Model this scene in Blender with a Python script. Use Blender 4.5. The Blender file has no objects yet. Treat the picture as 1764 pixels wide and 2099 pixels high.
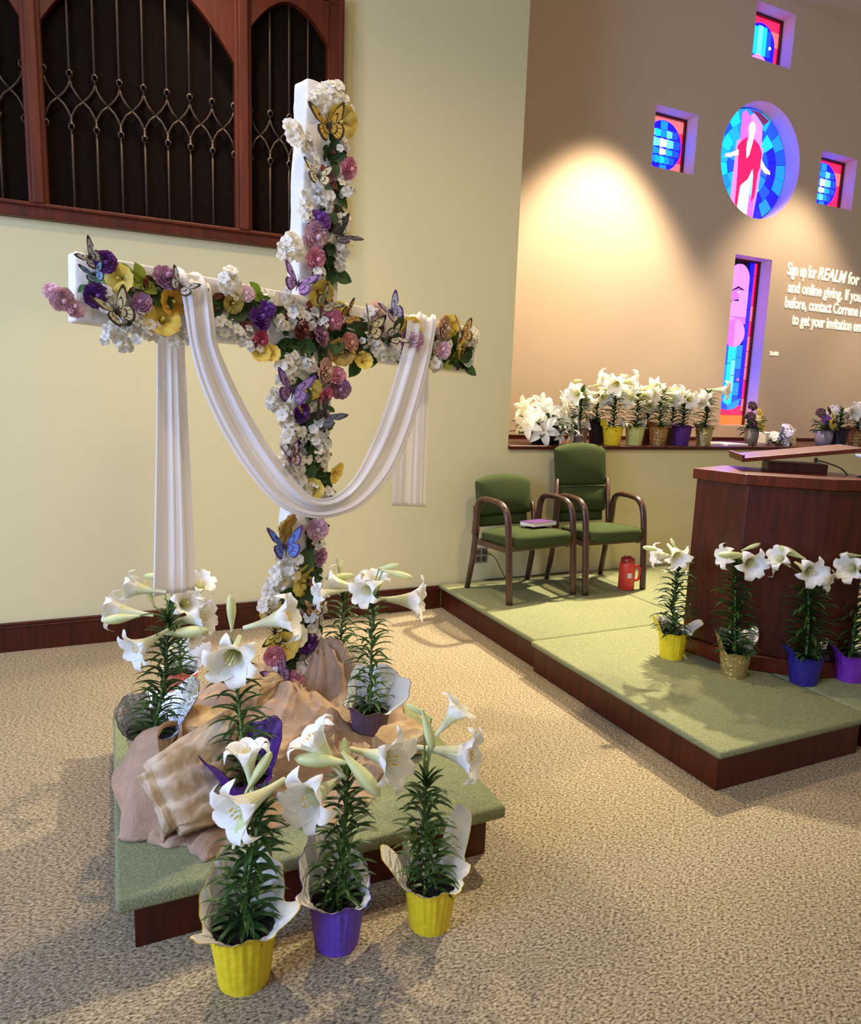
import bpy, bmesh, math, random
from mathutils import Vector, Matrix, noise
R = math.radians
PI = math.pi
S = bpy.context.scene
COL = S.collection

# ------------------------------------------------------------------ camera
cam = bpy.data.cameras.new('camera'); cam_o = bpy.data.objects.new('camera', cam); COL.objects.link(cam_o)
YAW, PIT, ROL = 0.432709526, 0.157834533, 0.0333015073
fw = Vector((math.sin(YAW)*math.cos(PIT), math.cos(YAW)*math.cos(PIT), -math.sin(PIT)))
rt = Vector((math.cos(YAW), -math.sin(YAW), 0)); up = rt.cross(fw)
rr = math.cos(ROL)*rt + math.sin(ROL)*up; uu = -math.sin(ROL)*rt + math.cos(ROL)*up
m = Matrix((rr, uu, -fw)).transposed().to_4x4(); m.translation = Vector((0, 0, 1.55))
cam_o.matrix_world = m
cam.sensor_fit = 'HORIZONTAL'; cam.sensor_width = 36; cam.lens = 1425/1764*36
cam.clip_start = .05; cam.clip_end = 60
S.camera = cam_o
# ------------------------------------------------------------------ view, world, lights
S.view_settings.view_transform = 'Standard'; S.view_settings.look = 'None'
S.view_settings.gamma = 1; S.view_settings.use_curve_mapping = False
S.view_settings.exposure = 0.62
w = bpy.data.worlds.new('world'); S.world = w; w.use_nodes = True
w.node_tree.nodes['Background'].inputs[0].default_value = (1.0, .90, .74, 1)
w.node_tree.nodes['Background'].inputs[1].default_value = .22
def spot(name, loc, target, power, col, size=60, blend=.5, rad=.08):
    l = bpy.data.lights.new(name, 'SPOT'); l.energy = power; l.color = col; l.spot_size = R(size); l.spot_blend = blend
    l.shadow_soft_size = rad
    o = bpy.data.objects.new(name, l); COL.objects.link(o); o.location = loc
    o.rotation_euler = (Vector(target)-Vector(loc)).to_track_quat('-Z', 'Y').to_euler()
    return o
def area(name, loc, target, power, col, sx, sy):
    l = bpy.data.lights.new(name, 'AREA'); l.energy = power; l.color = col; l.shape = 'RECTANGLE'; l.size = sx; l.size_y = sy
    o = bpy.data.objects.new(name, l); COL.objects.link(o); o.location = loc
    o.rotation_euler = (Vector(target)-Vector(loc)).to_track_quat('-Z', 'Y').to_euler()
    return o
WARM = (1.0, .80, .52)
# daylight from the big windows on the left, lamps in the ceiling, added fill in front
area('window_daylight', (-4.2, .6, 2.6), (.8, 3.4, 1.2), 250, (.42, .58, 1.0), 2.6, 2.4)
spot('downlight_key', (5.4, 5.0, 5.2), (2.4, 3.5, .2), 1950, (1.0, .87, .60), 45, .9, .07)
spot('downlight_cross', (.5, 4.15, 5.0), (.6, 2.9, .6), 300, WARM, 80, .7, .07)
spot('fill_front', (2.0, .4, 5.2), (2.4, 4.2, .3), 170, WARM, 75, .9, .25)  # soft front fill, added to brighten the stage; no fixture behind it
spot('fill_near', (-.6, 1.0, 5.0), (.3, 4.4, 1.0), 90, WARM, 95, .9, .25)  # second added soft fill, from the viewer's side, not a real fixture
for x, p in ((4.20, 600), (6.75, 230), (9.3, 220)):
    spot('wall_washer', (x, 4.74, 4.82), (x, 4.86, 1.0), p, (1.0, .78, .54), 84, .50, .10)
spot('wall_washer', (.3, 4.0, 5.2), (.3, 4.75, 1.6), 42, WARM, 100, .9, .1)

# ------------------------------------------------------------------ materials
MAT = {}
def mat(name, col=(.8, .8, .8), rough=.6, metal=0, noise_s=0, noise_a=0, bump=0, bump_s=50, trans=0, emit=0, col2=None, spec=.5, kind='noise', coat=0, sheen=0):
    if name in MAT: return MAT[name]
    m = bpy.data.materials.new(name); m.use_nodes = True; nt = m.node_tree; N = nt.nodes; L = nt.links
    b = N['Principled BSDF']; b.inputs['Base Color'].default_value = (*col, 1); b.inputs['Roughness'].default_value = rough
    b.inputs['Metallic'].default_value = metal; b.inputs['Specular IOR Level'].default_value = spec
    if coat: b.inputs['Coat Weight'].default_value = coat; b.inputs['Coat Roughness'].default_value = .15
    if sheen: b.inputs['Sheen Weight'].default_value = sheen
    tc = N.new('ShaderNodeTexCoord')
    if noise_s:
        if kind == 'wood':
            mp = N.new('ShaderNodeMapping'); mp.inputs['Scale'].default_value = (noise_s*.35, noise_s*.35, noise_s*.04)
            L.new(tc.outputs['Object'], mp.inputs[0]); src = mp.outputs[0]; sc = 6
        else: src = tc.outputs['Object']; sc = noise_s
        n = N.new('ShaderNodeTexNoise'); n.inputs['Scale'].default_value = sc; n.inputs['Detail'].default_value = 5
        n.inputs['Roughness'].default_value = .65
        L.new(src, n.inputs['Vector'])
        r = N.new('ShaderNodeValToRGB'); c2 = col2 or tuple(c*(1-noise_a) for c in col)
        r.color_ramp.elements[0].position = .36; r.color_ramp.elements[1].position = .64
        r.color_ramp.elements[0].color = (*c2, 1); r.color_ramp.elements[1].color = (*col, 1)
        L.new(n.outputs['Fac'], r.inputs[0]); L.new(r.outputs[0], b.inputs['Base Color'])
    if bump:
        n2 = N.new('ShaderNodeTexNoise'); n2.inputs['Scale'].default_value = bump_s; n2.inputs['Detail'].default_value = 4
        L.new(tc.outputs['Object'], n2.inputs['Vector'])
        bp = N.new('ShaderNodeBump'); bp.inputs['Strength'].default_value = bump; bp.inputs['Distance'].default_value = .01
        L.new(n2.outputs['Fac'], bp.inputs['Height']); L.new(bp.outputs[0], b.inputs['Normal'])
    if trans:
        t = N.new('ShaderNodeBsdfTranslucent'); t.inputs[0].default_value = (*col, 1)
        if noise_s: L.new(r.outputs[0], t.inputs[0])
        mx = N.new('ShaderNodeMixShader'); mx.inputs[0].default_value = trans
        L.new(b.outputs[0], mx.inputs[1]); L.new(t.outputs[0], mx.inputs[2]); L.new(mx.outputs[0], N['Material Output'].inputs[0])
    if emit:
        b.inputs['Emission Color'].default_value = (*col, 1); b.inputs['Emission Strength'].default_value = emit
        b.inputs['Roughness'].default_value = .25
    MAT[name] = m
    return m
def glass(name):
    m = mat(name, (1, 1, 1), .03, spec=.5); b = m.node_tree.nodes['Principled BSDF']
    b.inputs['Transmission Weight'].default_value = 1; b.inputs['IOR'].default_value = 1.45
    return m

def carpet(name, c1, c2, c3, sc, bmp):
    m = bpy.data.materials.new(name); m.use_nodes = True; nt = m.node_tree; N = nt.nodes; L = nt.links
    b = N['Principled BSDF']; b.inputs['Roughness'].default_value = .95; b.inputs['Specular IOR Level'].default_value = .1
    tc = N.new('ShaderNodeTexCoord')
    mp = N.new('ShaderNodeMapping'); mp.inputs['Scale'].default_value = (1.0, 1.9, 1.0); mp.inputs['Rotation'].default_value = (0, 0, .5)
    L.new(tc.outputs['Object'], mp.inputs[0])
    n = N.new('ShaderNodeTexNoise'); n.inputs['Scale'].default_value = sc; n.inputs['Detail'].default_value = 3; n.inputs['Roughness'].default_value = .7
    L.new(mp.outputs[0], n.inputs['Vector'])
    r = N.new('ShaderNodeValToRGB'); e = r.color_ramp.elements
    e[0].position = .36; e[0].color = (*c1, 1); e[1].position = .66; e[1].color = (*c3, 1)
    k = e.new(.50); k.color = (*c2, 1)
    L.new(n.outputs['Fac'], r.inputs[0])
    big = N.new('ShaderNodeTexNoise'); big.inputs['Scale'].default_value = 2.0; big.inputs['Detail'].default_value = 2
    L.new(tc.outputs['Object'], big.inputs['Vector'])
    mr = N.new('ShaderNodeMapRange'); mr.inputs['To Min'].default_value = .88; mr.inputs['To Max'].default_value = 1.1
    L.new(big.outputs['Fac'], mr.inputs[0])
    mul = N.new('ShaderNodeMixRGB'); mul.blend_type = 'MULTIPLY'; mul.inputs[0].default_value = 1
    L.new(r.outputs[0], mul.inputs[1]); L.new(mr.outputs[0], mul.inputs[2]); L.new(mul.outputs[0], b.inputs['Base Color'])
    bp = N.new('ShaderNodeBump'); bp.inputs['Strength'].default_value = bmp; bp.inputs['Distance'].default_value = .006
    L.new(n.outputs['Fac'], bp.inputs['Height']); L.new(bp.outputs[0], b.inputs['Normal'])
    MAT[name] = m
    return m
carpet('beige_carpet', (.075, .058, .036), (.33, .265, .17), (.57, .475, .33), 82, .9)
carpet('green_carpet', (.15, .17, .085), (.235, .25, .13), (.33, .34, .19), 160, .5)
mat('sage_paint', (.71, .63, .35), .85, noise_s=160, noise_a=.06, bump=.06, bump_s=220, spec=.15)
mat('peach_paint', (.66, .52, .38), .85, noise_s=160, noise_a=.06, bump=.06, bump_s=220, spec=.15)
mat('ceiling_paint', (.60, .52, .46), .9)
mat('dark_wood', (.082, .010, .002), .42, noise_s=12, noise_a=.55, kind='wood', coat=.08, spec=.35)
mat('red_wood', (.13, .016, .003), .38, noise_s=12, noise_a=.5, kind='wood', coat=.12, spec=.35)
mat('screen_wood', (.115, .015, .0025), .5, noise_s=10, noise_a=.45, kind='wood', spec=.3)
mat('tracery_wood', (.050, .022, .006), .6, noise_s=30, noise_a=.3)
mat('screen_back', (.009, .0045, .003), .95, noise_s=30, noise_a=.3, spec=.05)
mat('chair_wood', (.085, .036, .022), .32, noise_s=14, noise_a=.5, kind='wood', coat=.4)
mat('chair_fabric', (.058, .080, .028), .95, noise_s=230, noise_a=.35, bump=.2, bump_s=300, spec=.1)
mat('petal_white', (.95, .94, .88), .55, trans=.28, bump=.08, bump_s=60)
mat('petal_throat', (.86, .86, .55), .55, trans=.25)
mat('bud_green', (.80, .83, .40), .5, trans=.2, noise_s=18, noise_a=.2)
mat('anther', (.85, .50, .04), .7)
mat('lily_leaf', (.034, .098, .012), .46, noise_s=14, noise_a=.5, trans=.12)
mat('lily_stem', (.13, .23, .05), .5)
mat('bare_stem', (.16, .09, .05), .7)
mat('soil', (.030, .018, .012), .95, noise_s=60, col2=(.006, .004, .003), bump=1.0, bump_s=70)
WR = {'yellow': (.86, .66, .015), 'violet': (.16, .07, .62), 'purple': (.085, .012, .19), 'brightpurple': (.20, .025, .40), 'navy': (.022, .014, .20),
      'plum': (.17, .11, .17), 'brown': (.22, .15, .11), 'black': (.016, .008, .020), 'palegreen': (.62, .62, .20), 'darkred': (.15, .018, .016), 'red': (.72, .19, .12)}
for k, c in WR.items(): mat('wrap_'+k, c, .5, noise_s=30, noise_a=.12, bump=.35, bump_s=45)
mat('wrap_silver', (.80, .82, .84), .18, metal=1, bump=1.0, bump_s=70)
mat('wrap_goldfoil', (.62, .50, .22), .22, metal=.85, bump=1.0, bump_s=60)
mat('wrap_copper', (.60, .36, .13), .25, metal=.8, bump=1.0, bump_s=60, noise_s=40, noise_a=.35)
mat('liner_white', (.86, .84, .76), .6, bump=.3, bump_s=30, trans=.2)
mat('liner_silver', (.85, .86, .88), .12, metal=1, bump=1.0, bump_s=55)
mat('cream_cloth', (.86, .82, .76), .85, noise_s=12, noise_a=.08, bump=.5, bump_s=18)
mat('sheer_cloth', (.95, .93, .95), .8, trans=.38, bump=.05, bump_s=120)
mat('burlap', (.47, .31, .20), .9, noise_s=9, noise_a=.30, bump=.35, bump_s=160)
mat('sandstone', (.60, .44, .25), .85, noise_s=7, col2=(.34, .20, .075), bump=1.0, bump_s=16)
mat('lead', (.01, .01, .03), .6)

# ------------------------------------------------------------------ mesh tools
class MB:
    def __init__(s): s.v = []; s.f = []; s.m = []
    def add(s, vs, fs, mi=0):
        o = len(s.v); s.v += [tuple(v) for v in vs]
        for f in fs: s.f.append(tuple(i+o for i in f)); s.m.append(mi)
        return s
    def box(s, lo, hi, mi=0, M=None):
        (a, b, c), (d, e, f) = lo, hi
        vs = [Vector(p) for p in ((a,b,c),(d,b,c),(d,e,c),(a,e,c),(a,b,f),(d,b,f),(d,e,f),(a,e,f))]
        if M: vs = [M @ v for v in vs]
        return s.add(vs, [(0,3,2,1),(4,5,6,7),(0,1,5,4),(1,2,6,5),(2,3,7,6),(3,0,4,7)], mi)
    def grid(s, fn, nu, nv, mi=0, cu=False, cv=False, mf=None):
        vs = [fn(i/nu, j/nv) for i in range(nu+(0 if cu else 1)) for j in range(nv+(0 if cv else 1))]
        nj = nv+(0 if cv else 1); ni = nu+(0 if cu else 1)
        o = len(s.v); s.v += [tuple(v) for v in vs]
        for i in range(nu):
            for j in range(nv):
                a, b = i % ni, (i+1) % ni; c, d = j % nj, (j+1) % nj
                s.f.append((o+a*nj+c, o+b*nj+c, o+b*nj+d, o+a*nj+d)); s.m.append(mf(i/nu, j/nv) if mf else mi)
        return s
    def tube(s, pts, rad, n=8, mi=0, cap=True, sy=1.0):
        pts = [Vector(p) for p in pts]; k = len(pts); o = len(s.v)
        t0 = (pts[1]-pts[0]).normalized(); ref = Vector((0,0,1)) if abs(t0.z) < .9 else Vector((1,0,0))
        u = t0.cross(ref).normalized()
        for i, p in enumerate(pts):
            t = (pts[min(i+1, k-1)]-pts[max(i-1, 0)]).normalized()
            u = (u - t*u.dot(t)).normalized(); v = t.cross(u)
            r = rad[i] if isinstance(rad, (list, tuple)) else rad
            for j in range(n):
                a = 2*PI*j/n; s.v.append(tuple(p+u*(r*math.cos(a))+v*(r*sy*math.sin(a))))
        for i in range(k-1):
            for j in range(n):
                s.f.append((o+i*n+j, o+i*n+(j+1) % n, o+(i+1)*n+(j+1) % n, o+(i+1)*n+j)); s.m.append(mi)
        if cap:
            s.f.append(tuple(o+j for j in reversed(range(n)))); s.m.append(mi)
            s.f.append(tuple(o+(k-1)*n+j for j in range(n))); s.m.append(mi)
        return s
    def lathe(s, prof, n=24, mi=0, c=(0,0,0)):
        return s.grid(lambda a, b: (c[0]+pr(prof, b)[0]*math.cos(2*PI*a), c[1]+pr(prof, b)[0]*math.sin(2*PI*a), c[2]+pr(prof, b)[1]), n, len(prof)-1, mi, cu=True)
    def prism(s, poly, z0, z1, mi=0, M=None):
        n = len(poly); vs = [Vector((x, y, z0)) for x, y in poly]+[Vector((x, y, z1)) for x, y in poly]
        if M: vs = [M @ v for v in vs]
        return s.add(vs, [tuple(reversed(range(n))), tuple(range(n, 2*n))]+[(i, (i+1) % n, n+(i+1) % n, n+i) for i in range(n)], mi)
    def blob(s, c, r, n=10, mi=0):
        return s.grid(lambda a, b: (c[0]+r[0]*math.sin(PI*b)*math.cos(2*PI*a), c[1]+r[1]*math.sin(PI*b)*math.sin(2*PI*a), c[2]+r[2]*math.cos(PI*b)), n, max(4, n//2), mi, cu=True)
    def mesh(s, name, mats, smooth=True):
        me = bpy.data.meshes.new(name); me.from_pydata(s.v, [], s.f)
        for x in mats: me.materials.append(MAT[x] if isinstance(x, str) else x)
        me.polygons.foreach_set('material_index', s.m)
        me.polygons.foreach_set('use_smooth', [smooth]*len(s.f))
        me.validate(); me.update()
        return me
    def build(s, name, mats, parent=None, smooth=True, bevel=0, fix=False, weld=0):
        if isinstance(mats, str): mats = [mats]
        me = s.mesh(name, mats, smooth)
        if fix or weld:
            bm = bmesh.new(); bm.from_mesh(me)
            if weld: bmesh.ops.remove_doubles(bm, verts=bm.verts, dist=weld)
            bmesh.ops.recalc_face_normals(bm, faces=bm.faces); bm.to_mesh(me); bm.free()
        o = link(name, me, parent)
        if bevel:
            b = o.modifiers.new('bevel', 'BEVEL'); b.width = bevel; b.segments = 3; b.limit_method = 'ANGLE'
        return o
def pr(prof, b):
    k = b*(len(prof)-1); return prof[min(int(round(k)), len(prof)-1)]
def link(name, me, parent=None):
    o = bpy.data.objects.new(name, me); COL.objects.link(o)
    if parent:
        o.parent = parent
        # meshes are written in world coordinates; keep them where they stand
        o.matrix_parent_inverse = world_of(parent).inverted()
    return o
def world_of(o):
    if o.parent: return world_of(o.parent) @ o.matrix_parent_inverse @ o.matrix_basis
    return o.matrix_basis.copy()
def tag(o, label=None, cat=None, group=None, kind=None):
    if label: o['label'] = label
    if cat: o['category'] = cat
    if group: o['group'] = group
    if kind: o['kind'] = kind
    return o
def thing(name, loc, label, cat, group=None):
    o = bpy.data.objects.new(name, None); COL.objects.link(o); o.location = loc; o.empty_display_size = .05
    return tag(o, label, cat, group)
def struct(o): o['kind'] = 'structure'; return o
def frame_z(pos, d, roll=0, s=1):
    q = Vector(d).normalized().to_track_quat('Z', 'Y').to_matrix().to_4x4()
    return Matrix.Translation(Vector(pos)) @ q @ Matrix.Rotation(roll, 4, 'Z') @ Matrix.Scale(s, 4)
def place(name, me, M, parent):
    o = bpy.data.objects.new(name, me); COL.objects.link(o); o.parent = parent
    o.matrix_parent_inverse = world_of(parent).inverted(); o.matrix_basis = M
    return o
def catmull(pts, n):
    out = []
    for i in range(len(pts)-1):
        p0, p1, p2, p3 = pts[max(i-1, 0)], pts[i], pts[i+1], pts[min(i+2, len(pts)-1)]
        for k in range(n):
            t = k/n
            out.append(.5*((2*p1)+(p2-p0)*t+(2*p0-5*p1+4*p2-p3)*t*t+(3*p1-p0-3*p2+p3)*t**3))
    out.append(pts[-1].copy())
    return out
rnd = random.Random(7)
WY = 4.62      # face of the sage wall
BY = 5.60      # face of the peach wall
ZP = .19       # top of the green stage modules
LZ = 1.235     # top of the ledge

# ------------------------------------------------------------------ room shell
struct(MB().box((-6, -3, -.1), (10, 7, 0)).build('floor', 'beige_carpet', smooth=False))
struct(MB().box((-6, -3, 5.68), (10.1, 5.9, 5.8)).build('ceiling', 'ceiling_paint', smooth=False))
b = MB(); b.box((-6, WY, 0), (2.77, WY+.16, 5.68)); b.box((2.77, WY, 0), (10, WY+.16, LZ-.03))
struct(b.build('wall_left', 'sage_paint', smooth=False))
struct(MB().box((9.9, WY, 0), (10.05, 5.9, 5.68)).build('wall_right', 'peach_paint', smooth=False))
# peach wall with deep square recesses and one round recess
HOLES = [(4.79, 5.32, 3.84, 4.39), (5.95, 6.50, 5.05, 5.56), (7.11, 7.69, 3.83, 4.37), (5.99, 6.53, 1.40, 3.17)]
CIR = (6.222, 4.118, .565)
cell = (CIR[0]-.62, CIR[0]+.62, CIR[1]-.62, CIR[1]+.62)
hs = HOLES+[cell]
xs = sorted({2.6, 9.9}|{h[0] for h in hs}|{h[1] for h in hs}); zs = sorted({0, 5.68}|{h[2] for h in hs}|{h[3] for h in hs})
b = MB(); YB = 5.80
for i in range(len(xs)-1):
    for j in range(len(zs)-1):
        cx, cz = (xs[i]+xs[i+1])/2, (zs[j]+zs[j+1])/2
        if any(h[0] < cx < h[1] and h[2] < cz < h[3] for h in hs): continue
        b.add([(xs[i],BY,zs[j]),(xs[i+1],BY,zs[j]),(xs[i+1],BY,zs[j+1]),(xs[i],BY,zs[j+1])], [(0,1,2,3)])
for x0, x1, z0, z1 in HOLES:
    b.add([(x0,BY,z0),(x1,BY,z0),(x1,BY,z1),(x0,BY,z1),(x0,YB,z0),(x1,YB,z0),(x1,YB,z1),(x0,YB,z1)], [(0,4,5,1),(1,5,6,2),(2,6,7,3),(3,7,4,0)])
n = 96
def sq(a):
    c, s_ = math.cos(a), math.sin(a); k = .62/max(abs(c), abs(s_)); return (CIR[0]+c*k, BY, CIR[1]+s_*k)
def ci(a, y, r=CIR[2]): return (CIR[0]+r*math.cos(a), y, CIR[1]+r*math.sin(a))
for i in range(n):
    a0, a1 = 2*PI*i/n+PI/4, 2*PI*(i+1)/n+PI/4
    b.add([sq(a0), sq(a1), ci(a1, BY), ci(a0, BY)], [(0,1,2,3)])
    b.add([ci(a0, BY), ci(a1, BY), ci(a1, YB), ci(a0, YB)], [(0,1,2,3)])
b.box((2.6, YB, 0), (9.9, YB+.1, 5.68))
struct(b.build('wall_back', 'peach_paint', smooth=False))
# baseboard
b = MB(); b.box((-6, WY-.022, 0), (2.23, WY, .145)); b.box((-6, WY-.032, .145), (2.23, WY, .158)); b.box((-6, WY-.024, .158), (2.23, WY, .176))
struct(b.build('baseboard_left', 'dark_wood', smooth=False, bevel=.004))
# ledge cap on the half wall
b = MB(); b.box((2.77, WY-.03, LZ-.03), (9.9, BY, LZ)); b.box((2.77, BY-.03, LZ), (9.9, BY, LZ+.035))
struct(b.build('trim_1', 'dark_wood', smooth=False, bevel=.004))

# ------------------------------------------------------------------ stained glass windows
GC = {'red': (.40, .004, .03), 'salmon': (.42, .05, .05), 'pink': (.34, .085, .42), 'lilac': (.20, .045, .45), 'deep': (0, .0, 1.9), 'blue': (0, .025, 1.7), 'sky': (.0, .085, 1.4), 'cyan': (.0, .20, .60),
      'pale': (.05, .27, .45), 'white': (.27, .28, .30), 'orange': (.42, .055, .006), 'gold': (.42, .20, .01), 'maroon': (.05, .003, .02), 'crimson': (.50, .0, .035), 'teal': (0, .13, .45), 'skin': (.32, .25, .20)}
for k, c in GC.items(): mat('glass_'+k, c, emit=2.9)
for m_ in MAT.values():
    if m_.name.startswith('glass_'): m_.node_tree.nodes['Principled BSDF'].inputs['Base Color'].default_value = (.05, .05, .08, 1)
GL = list(GC)
YG = 5.775
def window(nm, rect, panes, label_frame='frame', circ=None):
    """panes: (colour, polygon [(x,z)], layer). Each pane is a slim slab in front of the dark leading."""
    root = bpy.data.objects.new(nm, None); COL.objects.link(root)
    if rect: x0, x1, z0, z1 = rect; root.location = ((x0+x1)/2, YG, z0)
    else: root.location = (circ[0], YG, circ[1]-circ[2])
    root['kind'] = 'structure'
    b = MB()
    if rect: b.box((x0, YG+.01, z0), (x1, YG+.025, z1))
    else: b.add([ci(2*PI*i/64, YG+.01) for i in range(64)], [tuple(range(64))])
    b.build('leading', 'lead', root, smooth=False)
    b = MB()
    for col, poly, lay in panes:
        cx = sum(p[0] for p in poly)/len(poly); cz = sum(p[1] for p in poly)/len(poly)
        g = .0035
        q = []
        for x, z in poly:
            dx, dz = cx-x, cz-z; l = math.hypot(dx, dz) or 1; k = min(g/l, .3); q.append((x+dx*k, z+dz*k))
        y = YG-.003*lay; n_ = len(q)
        b.add([(x, y, z) for x, z in q]+[(x, y+.005, z) for x, z in q], [tuple(range(n_))]+[(i, (i+1) % n_, n_+(i+1) % n_, n_+i) for i in range(n_)], GL.index(col))
    b.build('stained_glass', ['glass_'+c for c in GL], root, smooth=False)
    if rect:
        b = MB(); t = .02; y0 = YG-.03
        b.box((x0, y0, z1-t), (x1, YG+.01, z1)); b.box((x0, y0, z0), (x0+t*.6, YG+.01, z1-t)); b.box((x1-t, y0, z0), (x1, YG+.01, z1-t))
        b.build('frame', 'glass_maroon' if False else 'dark_wood', root, smooth=False)
    return root
def rectp(x0, x1, z0, z1): return [(x0,z0),(x1,z0),(x1,z1),(x0,z1)]
def arcp(cx, cz, r, a0, a1, n=14): return [(cx+r*math.cos(R(a0+(a1-a0)*i/n)), cz+r*math.sin(R(a0+(a1-a0)*i/n))) for i in range(n+1)]
def bands(x0, x1, z0, z1, n, cols, lay, rg, jit=.3):
    out = []; z = [z0+(z1-z0)*i/n for i in range(n+1)]
    for i in range(1, n): z[i] += (z1-z0)/n*jit*(rg.random()-.5)
    for i in range(n): out.append((rg.choice(cols), rectp(x0, x1, z[i], z[i+1]), lay))
    return out
rg = random.Random(3)
# tall slit window
x0, x1, z0, z1 = HOLES[3]; cx = (x0+x1)/2
pn = bands(x0+.0, x0+.035, z0, z1, 11, ['salmon', 'red'], 1, rg)+bands(x1-.055, x1-.02, z0, z1, 11, ['salmon', 'red'], 1, rg)
pn += bands(x0+.035, cx-.15, 1.60, z1-.02, 3, ['deep'], 1, rg)+bands(cx+.15, x1-.055, 1.60, z1-.02, 3, ['deep'], 1, rg)
pn += bands(cx-.15, cx-.06, 1.60, 2.28, 6, ['sky', 'blue', 'sky'], 2, rg)+bands(cx+.06, cx+.15, 1.60, 2.28, 5, ['sky', 'blue'], 2, rg)
pn += bands(cx-.06, cx, 1.60, 2.28, 3, ['cyan', 'pale'], 2, rg)+bands(cx, cx+.06, 1.60, 2.28, 4, ['pale', 'cyan'], 2, rg)
pn += [('pink', [(cx, 2.26)]+arcp(cx, 2.40, .155, -90, 90)+[(cx, 2.54)], 4), ('lilac', [(cx, 2.54)]+arcp(cx, 2.40, .155, 90, 270)+[(cx, 2.26)], 4)]
pn += [('pink', rectp(cx-.15, cx-.02, 2.50, 2.57), 3), ('lilac', rectp(cx-.02, cx+.15, 2.50, 2.57), 3), ('pink', rectp(cx-.15, cx-.08, 2.57, 2.72), 3), ('pink', rectp(cx-.08, cx+.02, 2.57, 2.74), 3), ('pink', rectp(cx+.02, cx+.15, 2.57, 2.86), 3),
       ('lilac', [(cx-.15, 2.72), (cx+.02, 2.76), (cx+.02, 2.88), (cx-.15, 2.82)], 3), ('pink', [(cx-.15, 2.82), (cx, 2.90), (cx+.15, 2.84), (cx+.15, 2.92), (cx, 2.97), (cx-.15, 2.91)], 3),
       ('pink', [(cx-.15, 2.91), (cx, 2.96), (cx, 3.12)]+arcp(cx, 2.98, .15, 95, 180, 6), 3), ('pink', [(cx, 2.96), (cx+.15, 2.91)]+arcp(cx, 2.98, .15, 0, 88, 6), 3)]
pn += [('red', rectp(x0+.035, cx, 1.51, 1.62), 2), ('red', rectp(cx, x1-.055, 1.51, 1.62), 2), ('blue', [(cx, 1.56), (cx, 1.62), (cx-.19, 1.70), (cx-.17, 1.62), (cx-.10, 1.575)], 4), ('sky', [(cx, 1.56), (cx+.10, 1.575), (cx+.17, 1.62), (cx+.19, 1.70), (cx, 1.62)], 4)]
pn += [('orange', rectp(x0, cx-.13, z0, 1.51), 2), ('orange', rectp(cx-.13, cx, z0, 1.51), 2), ('orange', rectp(cx, cx+.13, z0, 1.51), 2), ('orange', rectp(cx+.13, x1, z0, 1.51), 2), ('salmon', arcp(cx+.12, 1.90, .018, 0, 340), 5), ('white', arcp(cx, 2.83, .016, 0, 340), 5), ('white', arcp(cx-.14, 2.08, .014, 0, 340), 5)]
window('window_1', HOLES[3], pn)
def square_win(nm, H, top, yellow, cdx=0):
    x0, x1, z0, z1 = H; cx, cz = (x0+x1)/2+cdx, (z0+z1)/2; r = .235; W_ = x1-x0
    pn = bands(x0, x1, z0+.03, z1, 4, ['salmon', 'red', 'salmon'], 1, rg)
    if yellow: pn += [('gold', rectp(x0+W_*i/4, x0+W_*(i+1)/4, z0, z0+.035), 6) for i in range(4)]
    if not top:
        pn += [('deep', arcp(cx, cz, r, 0, 360, 30)[:-1], 3)]
        c4 = 4
        for k, (za, zb) in enumerate(((-.17, -.10), (-.09, -.03), (-.02, .06), (.07, .14))):
            h = math.sqrt(r*r-max(abs(za), abs(zb))**2)-.01
            for q in range(5):
                xa, xb = -h+2*h*q/5, -h+2*h*(q+1)/5
                col = 'white' if q == 2 and k in (1, 2) else rg.choice(['cyan', 'teal', 'sky', 'pale']) if q < 4 else 'blue'
                pn.append((col, [(cx+xa, cz+za), (cx+xb, cz+za+.01), (cx+xb, cz+zb), (cx+xa, cz+zb+.008)], c4))
        pn += [('sky', rectp(cx-.05, cx+.04, cz+.145, cz+.225), 4), ('sky', rectp(cx-.03, cx+.06, cz-.225, cz-.175), 4)]
    else:
        pn += [('deep', [(x0+.02, z0)]+[(x1-.07, z0)]+arcp(cx, cz-.02, .21, 0, 180, 16), 2)]
        for q in range(5):
            xa, xb = cx-.17+.062*q, cx-.17+.062*(q+1); h = math.sqrt(.19**2-min(.185, abs((xa+xb)/2-cx))**2)
            pn.append((['sky', 'cyan', 'pale', 'cyan', 'blue'][q], [(xa, cz-.12), (xb, cz-.12), (xb, cz+h-.03), (xa, cz+h-.03)], 4))
        pn += [('pink', [(cx-.16, z0)]+[(cx+.13, z0)]+arcp(cx-.015, z0+.0, .145, 5, 175, 10), 5), ('white', arcp(cx+.13, cz-.03, .02, 0, 340), 6)]
    window(nm, H, pn)
square_win('window_2', HOLES[0], False, True)
square_win('window_3', HOLES[2], False, True, -.02)
square_win('window_4', HOLES[1], True, False)
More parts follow.
